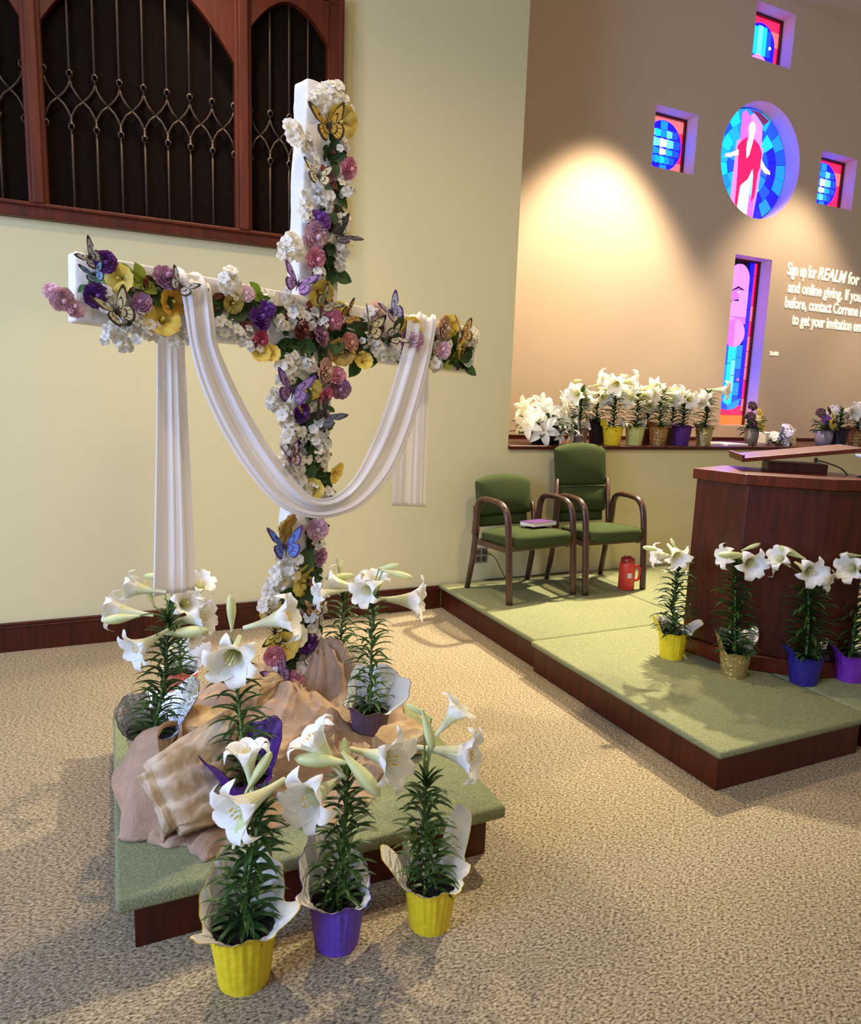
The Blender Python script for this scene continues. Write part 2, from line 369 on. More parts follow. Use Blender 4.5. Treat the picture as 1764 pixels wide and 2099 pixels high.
# round window: blue shards around a robed figure with open arms
cx, cz, r = CIR; r -= .01
pn = []; rings = [.0, .17, .30, .42, r]
for k in range(1, 5):
    nseg = (8, 13, 17, 21)[k-1]; off = rg.random()
    for i in range(nseg):
        a0, a1 = 360*(i+off)/nseg, 360*(i+1+off)/nseg
        ra, rb = rings[k-1], rings[k]
        j = lambda: rg.uniform(-.025, .025) if k < 4 else 0
        am = R((a0+a1)/2); right = math.cos(am) > .25 and math.sin(am) < .55
        col = rg.choice(['deep', 'blue', 'deep', 'sky'] if (right and k > 2) else ['cyan', 'teal', 'sky', 'cyan', 'blue'] if not right else ['cyan', 'sky', 'pale', 'blue'])
        inner = [(cx+(ra)*math.cos(R(a1)), cz+(ra)*math.sin(R(a1))), (cx+(ra)*math.cos(R(a0)), cz+(ra)*math.sin(R(a0)))] if ra > 0 else [(cx, cz)]
        outer = arcp(cx, cz, rb, a0, a1, 4)
        pn.append((col, outer+inner, 1))
def P2(*a): return [(cx+x, cz+z) for x, z in a]
pn += [('pink', P2((-.21,-.50),(-.10,-.55),(-.10,-.1),(-.13,.25),(-.19,.22)), 3), ('lilac', P2((-.15,.22),(-.02,.24),(0,.46),(-.10,.53),(-.15,.50)), 3), ('pink', P2((-.02,.24),(.17,.20),(.15,.42),(.02,.52),(-.02,.50)), 3),
       ('maroon', P2((-.06,.545),(.10,.54),(.24,.48),(.17,.42),(.06,.50)), 3), ('pink', P2((.12,.22),(.20,.20),(.18,-.20),(.13,-.56),(.05,-.56),(.10,-.1)), 3), ('lilac', P2((.03,-.30),(.12,-.28),(.13,-.55),(.04,-.56)), 4)]
pn += [('white', P2((-.135,-.545),(.02,-.555),(.04,-.50),(.06,-.10),(.10,.06),(.05,.24),(-.07,.24),(-.11,-.10),(-.12,-.40)), 5),
       ('crimson', P2((-.19,.16),(-.14,.22),(-.06,.275),(-.065,.15),(-.05,.06),(-.01,.10),(.035,.27),(.12,.22),(.17,.14),(.17,.02),(.14,-.06),(.12,-.30),(.085,-.36),(.08,-.10),(.06,-.02),(.0,-.14),(-.10,-.22),(-.12,-.44),(-.15,-.40),(-.155,-.10),(-.165,.04)), 7),
       ('skin', [(cx-.008+.05*math.cos(a*PI/8), cz+.355+.072*math.sin(a*PI/8)) for a in range(16)], 8), ('skin', P2((-.04,.24),(.025,.24),(.03,.31),(-.04,.31)), 7),
       ('skin', P2((-.17,.13),(-.27,.085),(-.345,.06),(-.35,.03),(-.27,.035),(-.22,.06),(-.165,.07)), 8), ('skin', P2((.16,.09),(.24,.02),(.31,-.015),(.32,-.05),(.24,-.045),(.19,-.01),(.16,.02)), 8)]
window('window_5', None, pn, circ=CIR)

# ------------------------------------------------------------------ organ screen on the sage wall
def screen():
    t = thing('organ_screen', (.45, WY, 2.47), 'large dark red wooden screen with gothic tracery, high on the sage wall', 'wooden screen')
    X0, X1, Z0, Z1 = -2.6, 1.39, 2.47, 3.99; ya, yb = WY-.075, WY-.002
    b = MB(); b.box((X0, ya, Z0), (X1, yb, Z0+.07)); b.box((X0, ya-.02, Z0+.055), (X1, ya+.01, Z0+.075)); b.box((X0, ya, Z1-.06), (X1, yb, Z1)); b.box((X1-.09, ya, Z0+.07), (X1, yb, Z1-.06)); b.box((X1-.02, ya-.012, Z0), (X1+.012, yb, Z1+.01))
    b.build('frame', 'screen_wood', t, smooth=False, bevel=.006)
    MB().box((X0, WY-.02, Z0+.05), (X1-.05, WY-.003, Z1-.04)).build('backing', 'screen_back', t, smooth=False)
    for mx in (-2.45, -1.38, -.31, .785):
        b = MB(); b.box((mx-.05, ya-.01, Z0+.07), (mx+.05, yb, Z1-.05)); b.box((mx-.03, ya-.03, Z0+.07), (mx+.03, ya, Z1-.05))
        b.build('mullion', 'screen_wood', t, smooth=False, bevel=.01)
    bays = [(-2.40, -1.43, 8), (-1.33, -.36, 8), (-.26, .735, 8), (.835, 1.30, 4)]
    for xa, xb, n_ in bays:
        w_ = (xb-xa)/n_; zM, zA, zB = 3.112, 3.035, 3.185; y = WY-.04; top = Z1-.06
        b = MB()
        def bar(pts, r=.0065): b.tube(pts, r, 6)
        bars = [xa+w_*i for i in range(n_+1)]
        for i, x in enumerate(bars):
            if 0 < i < n_:
                bar([(x, y, Z0+.07), (x, y, zA)]); bar([(x, y, zB), (x, y, top)])
            for kz in (zB+.06, zA-.06):
                b.box((x-.016, y-.010, kz-.012), (x+.016, y+.006, kz+.012)); b.box((x-.009, y-.010, kz-.020), (x+.009, y+.006, kz+.020))
            for s_ in (-1, 1):
                c = x+s_*w_/2
                if c < xa or c > xb: continue
                bar([(x, y, zA-.02), (x+s_*w_*.08, y, zA+.012), (x+s_*w_*.24, y, zA+.048), (c, y, zM)], .006)
                bar([(x, y, zB+.03), (x+s_*w_*.06, y, zB), (x+s_*w_*.22, y, zB-.035), (c, y, zM)], .006)
        b.build('tracery', 'tracery_wood', t)
        # pointed arch spandrels closing the head of the bay
        b = MB(); mid = (xa+xb)/2; H_ = .20 if n_ == 4 else .42; zt = Z1-.06-.055
        for s_ in (-1, 1):
            side = xa-.01 if s_ < 0 else xb+.01; hw = abs(mid-side); N_ = 16; pts = []
            for i in range(N_+1):
                u = i/N_; pts.append((side+(mid-side)*u, zt-H_*(1-u)**1.7*(.75+.25*(1-u))))
            poly = pts+[(mid, Z1-.05), (side, Z1-.05)]
            for i in range(N_):
                (p, q), (p2, q2) = pts[i], pts[i+1]
                b.add([(p, ya, q), (p2, ya, q2), (p2, ya, Z1-.05), (p, ya, Z1-.05), (p, yb-.03, q), (p2, yb-.03, q2)], [(0,1,2,3), (0,4,5,1)])
        b.build('arch_panel', 'screen_wood', t, smooth=False)
screen()

# ------------------------------------------------------------------ stage modules and plinth
def module(label, x0, x1, y0, y1, h, over=.03, name='stage_platform', body=None, top=.035):
    t = thing(name, ((x0+x1)/2, (y0+y1)/2, 0), label, 'stage platform' if name == 'stage_platform' else 'plinth')
    MB().box((x0, y0, h-top), (x1, y1, h)).build('carpet_top', 'green_carpet', t, smooth=True, bevel=.014)
    bx = body or (x0+over, x1-over, y0+over, y1-.002)
    MB().box((bx[0], bx[2], 0), (bx[1], bx[3], h-top)).build('base', 'dark_wood', t, smooth=False, bevel=.003)
    return t
module('long green carpeted stage section against the sage wall, under the chairs', 2.215, 3.44, 3.285, WY-.002, ZP, .03)
module('green carpeted stage section jutting toward the aisle, front left corner of the stage', 2.185, 3.13, 1.875, 3.28, ZP, .03)
module('green carpeted stage section under the lectern, cut off by the right edge', 3.145, 4.37, 1.86, 3.28, ZP, .03)
module('green carpeted stage section by the wall, right of the tall chair', 3.447, 4.67, 3.285, WY-.002, ZP, .03)
module('green carpeted stage section at the far right, behind the lectern', 4.375, 5.6, 1.86, 3.28, ZP, .03)
module('low green carpeted plinth with a dark wood base carrying the cross', -.034, 1.19, 1.872, 3.12, ZP, name='display_plinth', body=(.012, 1.135, 1.91, 3.09), top=.05)

# ------------------------------------------------------------------ chairs
def chair(label, loc, rz, wd, back):
    t = thing('armchair', (0, 0, 0), label, 'chair', None)
    hw = wd/2
    for s in (-1, 1):
        x = s*(hw-.02)
        pts = [Vector(p) for p in ((x, .0, 0), (x, .02, .25), (x, .045, .50), (x, .065, .60), (x, .10, .655), (x, .16, .682), (x, .30, .69), (x, .37, .675), (x, .405, .62), (x, .415, .52), (x, .425, .42))]
        b = MB(); b.tube(catmull(pts, 5), .021, 10, sy=1.25); b.build('arm_frame', 'chair_wood', t)
        b = MB(); b.tube([Vector(p) for p in ((x*.98, .50, 0), (x*.96, .455, .22), (x*.94, .43, .45), (x*.90, .47, .62 if back < 1 else .80))], [.021, .022, .024, .018], 10); b.build('leg', 'chair_wood', t)
    b = MB(); b.box((-hw+.03, .03, .36), (hw-.03, .055, .41)); b.build('stretcher', 'chair_wood', t, smooth=False, bevel=.004)
    b = MB(); b.box((-hw+.03, .06, .345), (-hw+.055, .43, .385)); b.box((hw-.055, .06, .345), (hw-.03, .43, .385)); b.box((-hw+.03, .41, .345), (hw-.03, .43, .385)); b.build('seat_rail', 'chair_wood', t, smooth=False, bevel=.004)
    def cushion(nm, w0, w1, y0, z0, z1, th, lean, crown=0, bulge=.02):
        # upholstered back pad: width w0 at the bottom, w1 at the top, arched top edge
        b = MB(); N_ = 14
        def fn(u, v):
            a = 2*PI*u; cxx = math.copysign(abs(math.cos(a))**.35, math.cos(a)); cy = math.copysign(abs(math.sin(a))**.7, math.sin(a))
            wv = w0+(w1-w0)*v; z = z0+(z1-z0)*v; x = cxx*wv/2
            zz = z+crown*(1-(2*x/wv)**2)*v**3
            sq_ = (1-abs(2*v-1)**8)**.5 if 0 < v < 1 else 0
            e = .30+.70*sq_
            return (x*(.97+.03*e), y0+lean*(z-z0)/.4+cy*th/2*e+(-bulge*math.sin(PI*v)*(1-(2*x/wv)**2) if cy < 0 else 0), zz)
        b.grid(fn, 40, 16, cu=True)
        b.add([fn(i/40, 0) for i in range(40)], [tuple(range(40))]); b.add([fn(i/40, 1) for i in range(40)], [tuple(reversed(range(40)))])
        return b.build(nm, 'chair_fabric', t, fix=True, weld=.0005)
    # seat: wedge cushion with a rounded front
    b = MB(); iw = wd-.075
    def sf(u, v):
        a = 2*PI*u; cxx = math.copysign(abs(math.cos(a))**.4, math.cos(a)); cy = math.copysign(abs(math.sin(a))**.4, math.sin(a))
        k = (1-abs(2*v-1)**4)**.5 if 0 < v < 1 else 0; k = .72+.28*k
        y = .21+cy*.235*k; x = cxx*(iw/2-.02*(y-.2))*k
        return (x, y, .375+.105*v+(.018*(1-(2*x/iw)**2)*(1-((y-.21)/.24)**2) if v > .5 else 0)-.03*(y/.4)*v)
    b.grid(sf, 48, 12, cu=True)
    b.add([sf(i/48, 0) for i in range(48)], [tuple(range(48))])
    for v0, s_ in ((1, 1.0),):
        ring = [Vector(sf(i/48, 1)) for i in range(48)]; c = sum(ring, Vector())/48; c.z += .012
        b.add(ring+[ (p+c)/2+Vector((0,0,.004)) for p in ring]+[c], [(i, (i+1) % 48, 48+(i+1) % 48, 48+i) for i in range(48)]+[(48+i, 48+(i+1) % 48, 96) for i in range(48)])
    b.build('seat', 'chair_fabric', t, fix=True, weld=.0005)
    if back < 1:
        cushion('back_panel', .46, .46, .47, .46, .56, .03, .05)
        cushion('backrest', .50, .515, .462, .545, .80, .07, .06, .045, .025)
    else:
        cushion('back_panel', .44, .44, .47, .46, .56, .03, .05)
        cushion('backrest', .46, .47, .462, .54, .735, .07, .05, 0, .02)
        cushion('headrest', .47, .49, .485, .745, 1.03, .075, .06, .05, .02)
    t.location = loc; t.rotation_euler = (0, 0, rz)
    return t
chair('low backed green armchair with a purple book on its seat', (2.735, 3.99, ZP), R(8.5), .64, .8)
chair('tall backed green armchair beside the red jug, under the ledge', (3.375, 3.99, ZP), R(0.5), .58, 1.03)
mat('book_cover', (.10, .022, .16), .5, bump=.1, bump_s=90); mat('paper', (.86, .85, .82), .7)
t = thing('book', (0, 0, 0), 'purple covered book lying on the seat of the low backed chair', 'book')
b = MB(); b.box((-.115, -.075, .0), (.115, .075, .003)); b.box((-.115, -.075, .029), (.115, .075, .032)); b.box((-.115, .071, 0), (.115, .075, .032)); b.build('cover', 'book_cover', t, smooth=False, bevel=.0012)
MB().box((-.112, -.072, .003), (.112, .070, .029)).build('pages', 'paper', t, smooth=False)
t.location = (2.80, 4.19, ZP+.497); t.rotation_euler = (R(-3), 0, R(12))
# jug
mat('jug_red', (.62, .045, .03), .35, bump=.15, bump_s=60); mat('jug_lid', (.28, .02, .02), .25); mat('label_grey', (.62, .60, .66), .5)
t = thing('water_jug', (0, 0, 0), 'red insulated water jug with a looped handle standing by the tall chair', 'jug')
b = MB(); b.lathe([(0, 0), (.054, 0), (.060, .008), (.060, .19), (.056, .205), (.05, .212)], 32); b.build('body', 'jug_red', t)
b = MB(); b.lathe([(.05, .208), (.052, .212), (.052, .236), (.046, .246), (.0, .246)], 32); b.box((-.03, -.012, .244), (.02, .012, .258)); b.build('lid', 'jug_lid', t)
b = MB(); b.tube(catmull([Vector(p) for p in ((.055, 0, .175), (.085, 0, .178), (.105, 0, .155), (.105, 0, .10), (.09, 0, .072), (.057, 0, .070))], 5), .009, 8, sy=1.3); b.build('handle', 'jug_red', t)
b = MB(); b.grid(lambda u, v: (.0608*math.sin(-.42+.55*u), -.0608*math.cos(-.42+.55*u), .10+.038*v), 8, 1); b.build('label', 'label_grey', t)
t.location = (3.515, 4.03, ZP); t.rotation_euler = (0, 0, R(-12))
# outlet and cord
mat('plate_brown', (.22, .17, .12), .4); mat('socket', (.05, .04, .03), .5); mat('cord_black', (.02, .02, .015), .5)
t = thing('wall_outlet', (2.575, WY, .385), 'brown double wall outlet on the sage wall behind the low backed chair', 'outlet')
MB().box((2.522, WY-.007, .325), (2.628, WY, .445)).build('plate', 'plate_brown', t, smooth=False, bevel=.002)
for i in (0, 1):
    for j in (0, 1):
        MB().prism([(.018*math.cos(R(a)), .021*math.sin(R(a))) for a in range(0, 360, 30)], 0, .003, M=Matrix.Translation((2.55+.05*i, WY-.007, .357+.056*j)) @ Matrix.Rotation(R(90), 4, 'X')).build('socket', 'socket', t, smooth=False)
b = MB(); b.box((2.588, WY-.035, .40), (2.612, WY-.009, .425)); b.tube(catmull([Vector(p) for p in ((2.60, WY-.03, .41), (2.66, WY-.06, .38), (2.72, WY-.07, .28), (2.76, WY-.07, .20), (2.70, WY-.06, ZP+.005), (2.60, WY-.03, ZP+.005), (2.95, WY-.03, ZP+.005), (3.4, WY-.02, ZP+.005))], 6), .0035, 6)
tag(b.build('power_cord', 'cord_black'), 'thin black power cord plugged in behind the low backed chair', 'cord')

# ------------------------------------------------------------------ lectern
t = thing('lectern', (3.3, 2.65, ZP), 'large angled dark red wooden lectern standing on the green stage', 'lectern')
plan = [(2.935, 2.89), (2.98, 2.575), (3.262, 2.285), (3.50, 2.225), (3.72, 2.50), (3.30, 3.02)]
plan = [(x, y) for x, y in plan]
def grow(pl, k):
    cx = sum(p[0] for p in pl)/len(pl); cy = sum(p[1] for p in pl)/len(pl)
    return [(cx+(x-cx)*(1+k/math.hypot(x-cx, y-cy)), cy+(y-cy)*(1+k/math.hypot(x-cx, y-cy))) for x, y in pl]
def ccw(pl): return pl if sum(pl[i][0]*pl[(i+1) % len(pl)][1]-pl[(i+1) % len(pl)][0]*pl[i][1] for i in range(len(pl))) > 0 else pl[::-1]
plan = ccw(plan)
MB().prism(grow(plan, .008), ZP, ZP+.085).build('base', 'red_wood', t, smooth=False, bevel=.008)
MB().prism(grow(plan, -.02), ZP+.085, 1.175).build('body', 'dark_wood', t, smooth=False, bevel=.004)
MB().prism(grow(plan, .004), 1.175, 1.232).build('top_rail', 'red_wood', t, smooth=False, bevel=.005)
MB().prism(grow(plan, -.05), 1.15, 1.205).build('shelf', 'dark_wood', t, smooth=False)
# slanted reading desk on a block
b = MB(); b.box((-.16, -.09, 0), (.14, .09, .075)); o = b.build('desk_block', 'dark_wood', None, smooth=False, bevel=.003)
o.parent = t; o.location = (.19, .04, 1.205-ZP); o.rotation_euler = (0, 0, R(-40))
b = MB(); b.box((-.30, -.20, 0), (.30, .20, .022)); b.box((-.30, -.20, .022), (-.285, .20, .040)); o = b.build('reading_desk', 'red_wood', None, smooth=False, bevel=.003)
o.parent = t; o.location = (.18, .06, 1.320-ZP); o.rotation_euler = (0, R(-8), R(-38))
b = MB(); b.tube(catmull([Vector(p) for p in ((3.60, 2.44, 1.205), (3.56, 2.46, 1.26), (3.50, 2.50, 1.29), (3.44, 2.53, 1.305))], 6), .004, 6); b.blob((3.435, 2.532, 1.306), (.010, .010, .014)); tag(b.build('microphone', 'cord_black'), 'thin black gooseneck microphone on the lectern top', 'microphone')
mat('candle_wax', (.92, .90, .80), .5, trans=.2); glass('clear_glass'); mat('white_tray', (.72, .76, .90), .35)
t = thing('candle_stand', (3.55, 2.33, 1.232), 'clear candle stand with a white plate and candles on the lectern corner', 'candle stand')
b = MB(); b.lathe([(.0, 0), (.035, 0), (.036, .006), (.010, .012), (.008, .03), (.014, .038), (.014, .045), (0, .045)], 20, c=(3.55, 2.33, 1.232)); b.build('glass_foot', 'clear_glass', t)
b = MB(); b.lathe([(0, 0), (.011, 0), (.011, .042), (0, .044)], 16, c=(3.55, 2.33, 1.277)); b.build('candle', 'candle_wax', t)
b = MB(); b.lathe([(.0, 0), (.055, 0), (.057, .016), (0, .016)], 28, c=(3.575, 2.345, 1.335)); b.tube([(3.562, 2.32, 1.232), (3.566, 2.33, 1.335)], .003, 6); b.build('plate', 'white_tray', t)
b = MB(); b.lathe([(0, 0), (.009, 0), (.009, .035), (.003, .045), (0, .048)], 16, c=(3.563, 2.335, 1.351)); b.build('candle', 'candle_wax', t)

# ------------------------------------------------------------------ projected words on the peach wall
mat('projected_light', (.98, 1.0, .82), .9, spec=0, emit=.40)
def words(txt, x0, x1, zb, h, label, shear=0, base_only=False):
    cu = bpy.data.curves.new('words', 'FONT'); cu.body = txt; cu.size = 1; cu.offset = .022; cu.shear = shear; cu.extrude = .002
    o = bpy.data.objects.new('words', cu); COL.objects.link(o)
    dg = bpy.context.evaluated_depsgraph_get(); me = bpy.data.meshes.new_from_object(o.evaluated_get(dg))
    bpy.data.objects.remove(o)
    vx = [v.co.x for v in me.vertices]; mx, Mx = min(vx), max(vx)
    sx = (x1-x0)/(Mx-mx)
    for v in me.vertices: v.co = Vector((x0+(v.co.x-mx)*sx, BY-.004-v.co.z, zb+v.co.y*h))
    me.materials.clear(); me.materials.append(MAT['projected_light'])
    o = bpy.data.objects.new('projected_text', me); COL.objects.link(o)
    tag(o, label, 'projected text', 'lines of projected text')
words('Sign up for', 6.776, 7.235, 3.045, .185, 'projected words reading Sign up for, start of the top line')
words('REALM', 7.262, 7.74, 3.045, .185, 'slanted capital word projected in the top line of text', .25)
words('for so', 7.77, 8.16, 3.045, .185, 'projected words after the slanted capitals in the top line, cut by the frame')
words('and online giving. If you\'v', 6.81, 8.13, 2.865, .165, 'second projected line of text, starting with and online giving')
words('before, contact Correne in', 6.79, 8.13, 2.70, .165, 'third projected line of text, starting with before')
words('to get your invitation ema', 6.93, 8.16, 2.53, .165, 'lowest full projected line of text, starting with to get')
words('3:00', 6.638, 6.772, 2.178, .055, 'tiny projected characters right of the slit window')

# ------------------------------------------------------------------ lily plants
def petal_mesh(seed, n=6, flare=1.0, L=1.0):
    """trumpet along +Z, mouth at z=0 (unit: trumpet length .15), six pointed petals curling back."""
    rg = random.Random(seed); b = MB(); Lg = .15*L
    for k in range(n):
        a0 = 2*PI*k/n+rg.uniform(-.08, .08); outer = k % 2; wd = (.0185 if outer else .0245)*rg.uniform(.92, 1.1)
        curl = rg.uniform(.75, 1.25)*flare; tw = rg.uniform(-.35, .35); NU, NV = 14, 4
        def fn(u, v, a0=a0, wd=wd, curl=curl, outer=outer, tw=tw):
            t = v*2-1
            if u < .55:
                q = u/.55; r = .0055+.0235*q**2.1; z = -Lg+Lg*.82*q; hw = PI*r/3.0*1.15
                ang = a0+t*hw/max(r, .004); return ((r+.0012*outer)*math.cos(ang), (r+.0012*outer)*math.sin(ang), z)
            q = (u-.55)/.45
            r = .029+.062*q-.016*curl*max(0, q-.55)**1.3*2.2; z = -Lg*.18+.040*math.sin(min(1.0, q*1.25)*PI*.5)-.062*curl*max(0, q-.38)**1.7
            hw0 = PI*.029/3.0*1.15; wq = (hw0+(wd-hw0)*min(1, q*2.2))*max(.02, 1-q**2.4)**.75
            tx = t*wq; cup = t*t*.30*wq*(1-q)
            x = (r-cup)*math.cos(a0)-tx*math.sin(a0); y = (r-cup)*math.sin(a0)+tx*math.cos(a0)
            return (x-tw*.02*q*q*math.sin(a0), y+tw*.02*q*q*math.cos(a0), z+cup*1.3-abs(t)*.004*q+.0025*math.sin(8*q+3*t+k))
        b.grid(fn, NU, NV, mf=lambda u, v: 1 if u < .46 else 0)
    return b.mesh('lily_petals', ['petal_white', 'petal_throat'])
PET = [petal_mesh(i, 6, f, l) for i, (f, l) in enumerate(((1.0, 1), (1.15, .95), (.8, 1.05), (.5, 1.0), (1.25, 1.0)))]
def stamen_mesh():
    b = MB()
    for k in range(6):
        a = k*PI/3+.3; p = [(0.004*math.cos(a), .004*math.sin(a), -.10), (.009*math.cos(a), .009*math.sin(a), -.03), (.011*math.cos(a), .011*math.sin(a), -.012)]
        b.tube(p, .0011, 5, 0); b.blob((p[2][0], p[2][1], -.008), (.002, .002, .005), 6, 1)
    b.tube([(0, 0, -.10), (0, 0, -.002)], .0016, 5, 0); b.blob((0, 0, 0), (.004, .004, .003), 6, 0)
    return b.mesh('stamens', ['petal_throat', 'anther'])
STA = stamen_mesh()
def bud_mesh(fat):
    b = MB()
    def fn(a, q):
        z = -.12+.13*q; r = (.004+fat*math.sin(min(1, q*1.02)**1.25*PI*.86)**1.2)*(1 if q < .98 else .3); k = 1+.10*math.cos(3*2*PI*a)
        return (r*k*math.cos(2*PI*a), r*k*math.sin(2*PI*a), z)
    b.grid(fn, 18, 14, cu=True); b.add([fn(i/18, 1) for i in range(18)], [tuple(range(18))]); b.add([fn(i/18, 0) for i in range(18)], [tuple(range(18))])
    return b.mesh('lily_bud', ['bud_green'])
BUD = [bud_mesh(.0125), bud_mesh(.010)]
def leaf(b, p, az, el, L, w, droop, mi=0, twist=0):
    d = Vector((math.cos(az), math.sin(az), 0)); s = Vector((-math.sin(az), math.cos(az), 0)); N_ = 7
    pos = Vector(p); e = el; rows = []
    for i in range(N_+1):
        u = i/N_
        ww = w*(math.sin(PI*min(1, .12+.88*u)))**.75 if i < N_ else .0004
        n_ = Vector((-math.sin(e)*d.x, -math.sin(e)*d.y, math.cos(e)))
        rows.append((pos-s*ww/2+n_*ww*.22, pos.copy(), pos+s*ww/2+n_*ww*.22))
        pos = pos+(d*math.cos(e)+Vector((0, 0, 1))*math.sin(e))*(L/N_); e -= droop/N_*(.6+.8*u)
    vs = [v for r_ in rows for v in r_]; fs = []
    for i in range(N_):
        for j in (0, 1): fs.append((i*3+j, (i+1)*3+j, (i+1)*3+j+1, i*3+j+1))
    b.add(vs, fs, mi)
def wrap_obj(t, base, spec, r, h, wings, rg):
    x, y, z = base; NT, NB, NW = 96, 6, 6
    def prof(th):
        e = .006*math.sin(3*th+1)+.004*math.sin(7*th); fl = .018+.006*math.sin(5*th)
        for c, hw, hh, f in wings:
            dd = (math.degrees(th)-c+180) % 360-180
            k = math.exp(-(dd/hw)**4); e += hh*k*(1+.10*math.sin(dd*.13+c)); fl += f*k
        return e, fl
    def fn(u, v, off=0.0):
        th = 2*PI*u; e, fl = prof(th); rb = r*.78
        if v <= .5: q = v/.5; rr_ = rb+(r-rb)*q; zz = h*q
        else:
            q = (v-.5)/.5; H_ = max(.004, e+.014); rr_ = r+fl*q**1.3; zz = h+H_*q
        rr_ += (.0016*math.sin(24*th)+.0018*math.sin(11*th+9*v))*min(1, v*2+.2)+off
        return (x+rr_*math.cos(th), y+rr_*math.sin(th), z+zz)
    b = MB(); b.grid(fn, NT, NB+NW, 0, cu=True)
    b.add([fn(i/NT, 0) for i in range(NT)], [tuple(reversed(range(NT)))])
    o = b.build('wrap', 'wrap_'+spec, t)
    lin = 'wrap_purple' if spec == 'purple' else 'liner_silver' if spec in ('silver', 'goldfoil', 'navy', 'copper') else 'liner_white' if spec not in ('black', 'darkred') else 'wrap_'+spec
    b = MB(); b.grid(lambda u, v: fn(u, .40+.598*v, -.0022), NT, 8, 0, cu=True); b.build('liner', lin, t)
    zs_ = z+h*.86
    b = MB(); b.grid(lambda a, q: (x+r*.93*q*math.cos(2*PI*a), y+r*.93*q*math.sin(2*PI*a), zs_+.008*noise.noise(Vector((q*5*math.cos(2*PI*a)+x, q*5*math.sin(2*PI*a), y)))), 32, 6, cu=True); b.build('soil', 'soil', t)
    return zs_
def lily(P, i):
    rg = random.Random(100+i); base = Vector(P['base']); tip = Vector(P['tip'])
    t = thing('potted_lily', base, P['label'], 'potted lily', 'white potted lilies')
    zs_ = wrap_obj(t, base, P['spec'], P['r'], P['h'], P['wings'], rg)
    s0 = Vector((base.x, base.y, zs_-.01)); mid = (s0+tip)/2+Vector((rg.uniform(-.012, .012), rg.uniform(-.012, .012), 0))
    sp = catmull([s0, mid, tip], 8)
    bare = P.get('bare', 0)
    b = MB(); b.tube(sp, [.0065-.003*k/(len(sp)-1) for k in range(len(sp))], 8)
    blooms, buds = list(P['bl']), list(P['bu'])
    if 'rand' in P:
        nb, nu = P['rand']; g2 = random.Random(P['seed'])
        for k in range(nb):
            a = 2*PI*(k+g2.random()*.6)/nb+P['seed']; d = Vector((math.cos(a), math.sin(a)*.9-.15, g2.uniform(-.35, .25))).normalized()
            blooms.append((tip+Vector((d.x*.16, d.y*.14-.03, g2.uniform(-.06, .06)+d.z*.05)), d, g2.uniform(1.1, 1.35)))
        for k in range(nu):
            a = 2*PI*g2.random(); d = Vector((math.cos(a), math.sin(a)*.5, g2.uniform(-.2, .5))).normalized()
            buds.append((tip+Vector((d.x*.17, d.y*.10, g2.uniform(.02, .09))), d, g2.uniform(.7, .95)))
    ped = []
    for pos, d, s in blooms: ped.append(Vector(pos)-Vector(d).normalized()*.148*s)
    for pos, d, s in buds: ped.append(Vector(pos)-Vector(d).normalized()*.118*s)
    dirs = [Vector(q[1]).normalized() for q in blooms+buds]
    for q, d in zip(ped, dirs):
        a = tip-Vector((0, 0, .01)); k = (q-a).length
        b.tube(catmull([a, a+(q-a)*.45+Vector((0, 0, .10*k)), q+d*.004], 5), .0024, 6, cap=False)
    b.build('stem', 'bare_stem' if bare else 'lily_stem', t)
    # foliage
    b = MB(); n_ = int(P['n']*(1.45 if P['L'] >= .145 else 1.3)); L0 = P['L']; hgt = tip.z-zs_
    for k in range(n_):
        u = bare+(1-bare)*(k+.5)/n_
        q = u*(len(sp)-1); q0 = min(int(q), len(sp)-2); p = sp[q0].lerp(sp[q0+1], q-q0)
        az = k*2.39996+rg.uniform(-.3, .3); top_ = max(0, (u-.86)/.14)
        Lk = L0*rg.uniform(.8, 1.08)*(1-.30*top_)*(.78+.22*math.sin(PI*min(1, u+.15)))
        leaf(b, p, az, R(rg.uniform(20, 42)+38*top_), Lk, rg.uniform(.0125, .0175)*(1.3 if 'rand' in P or L0 >= .145 else 1), R(rg.uniform(50, 95))*(1-.6*top_))
    b.build('foliage', 'lily_leaf', t)
    for k, (pos, d, s) in enumerate(blooms):
        M = frame_z(pos, d, rg.uniform(0, 1.0), s)
        o = place('flower', PET[(k+i) % 5], M, t)
        place('stamens', STA, M, o)
    for k, (pos, d, s) in enumerate(buds):
        place('bud', BUD[k % 2], frame_z(pos, d, rg.random(), s), t)
    return t
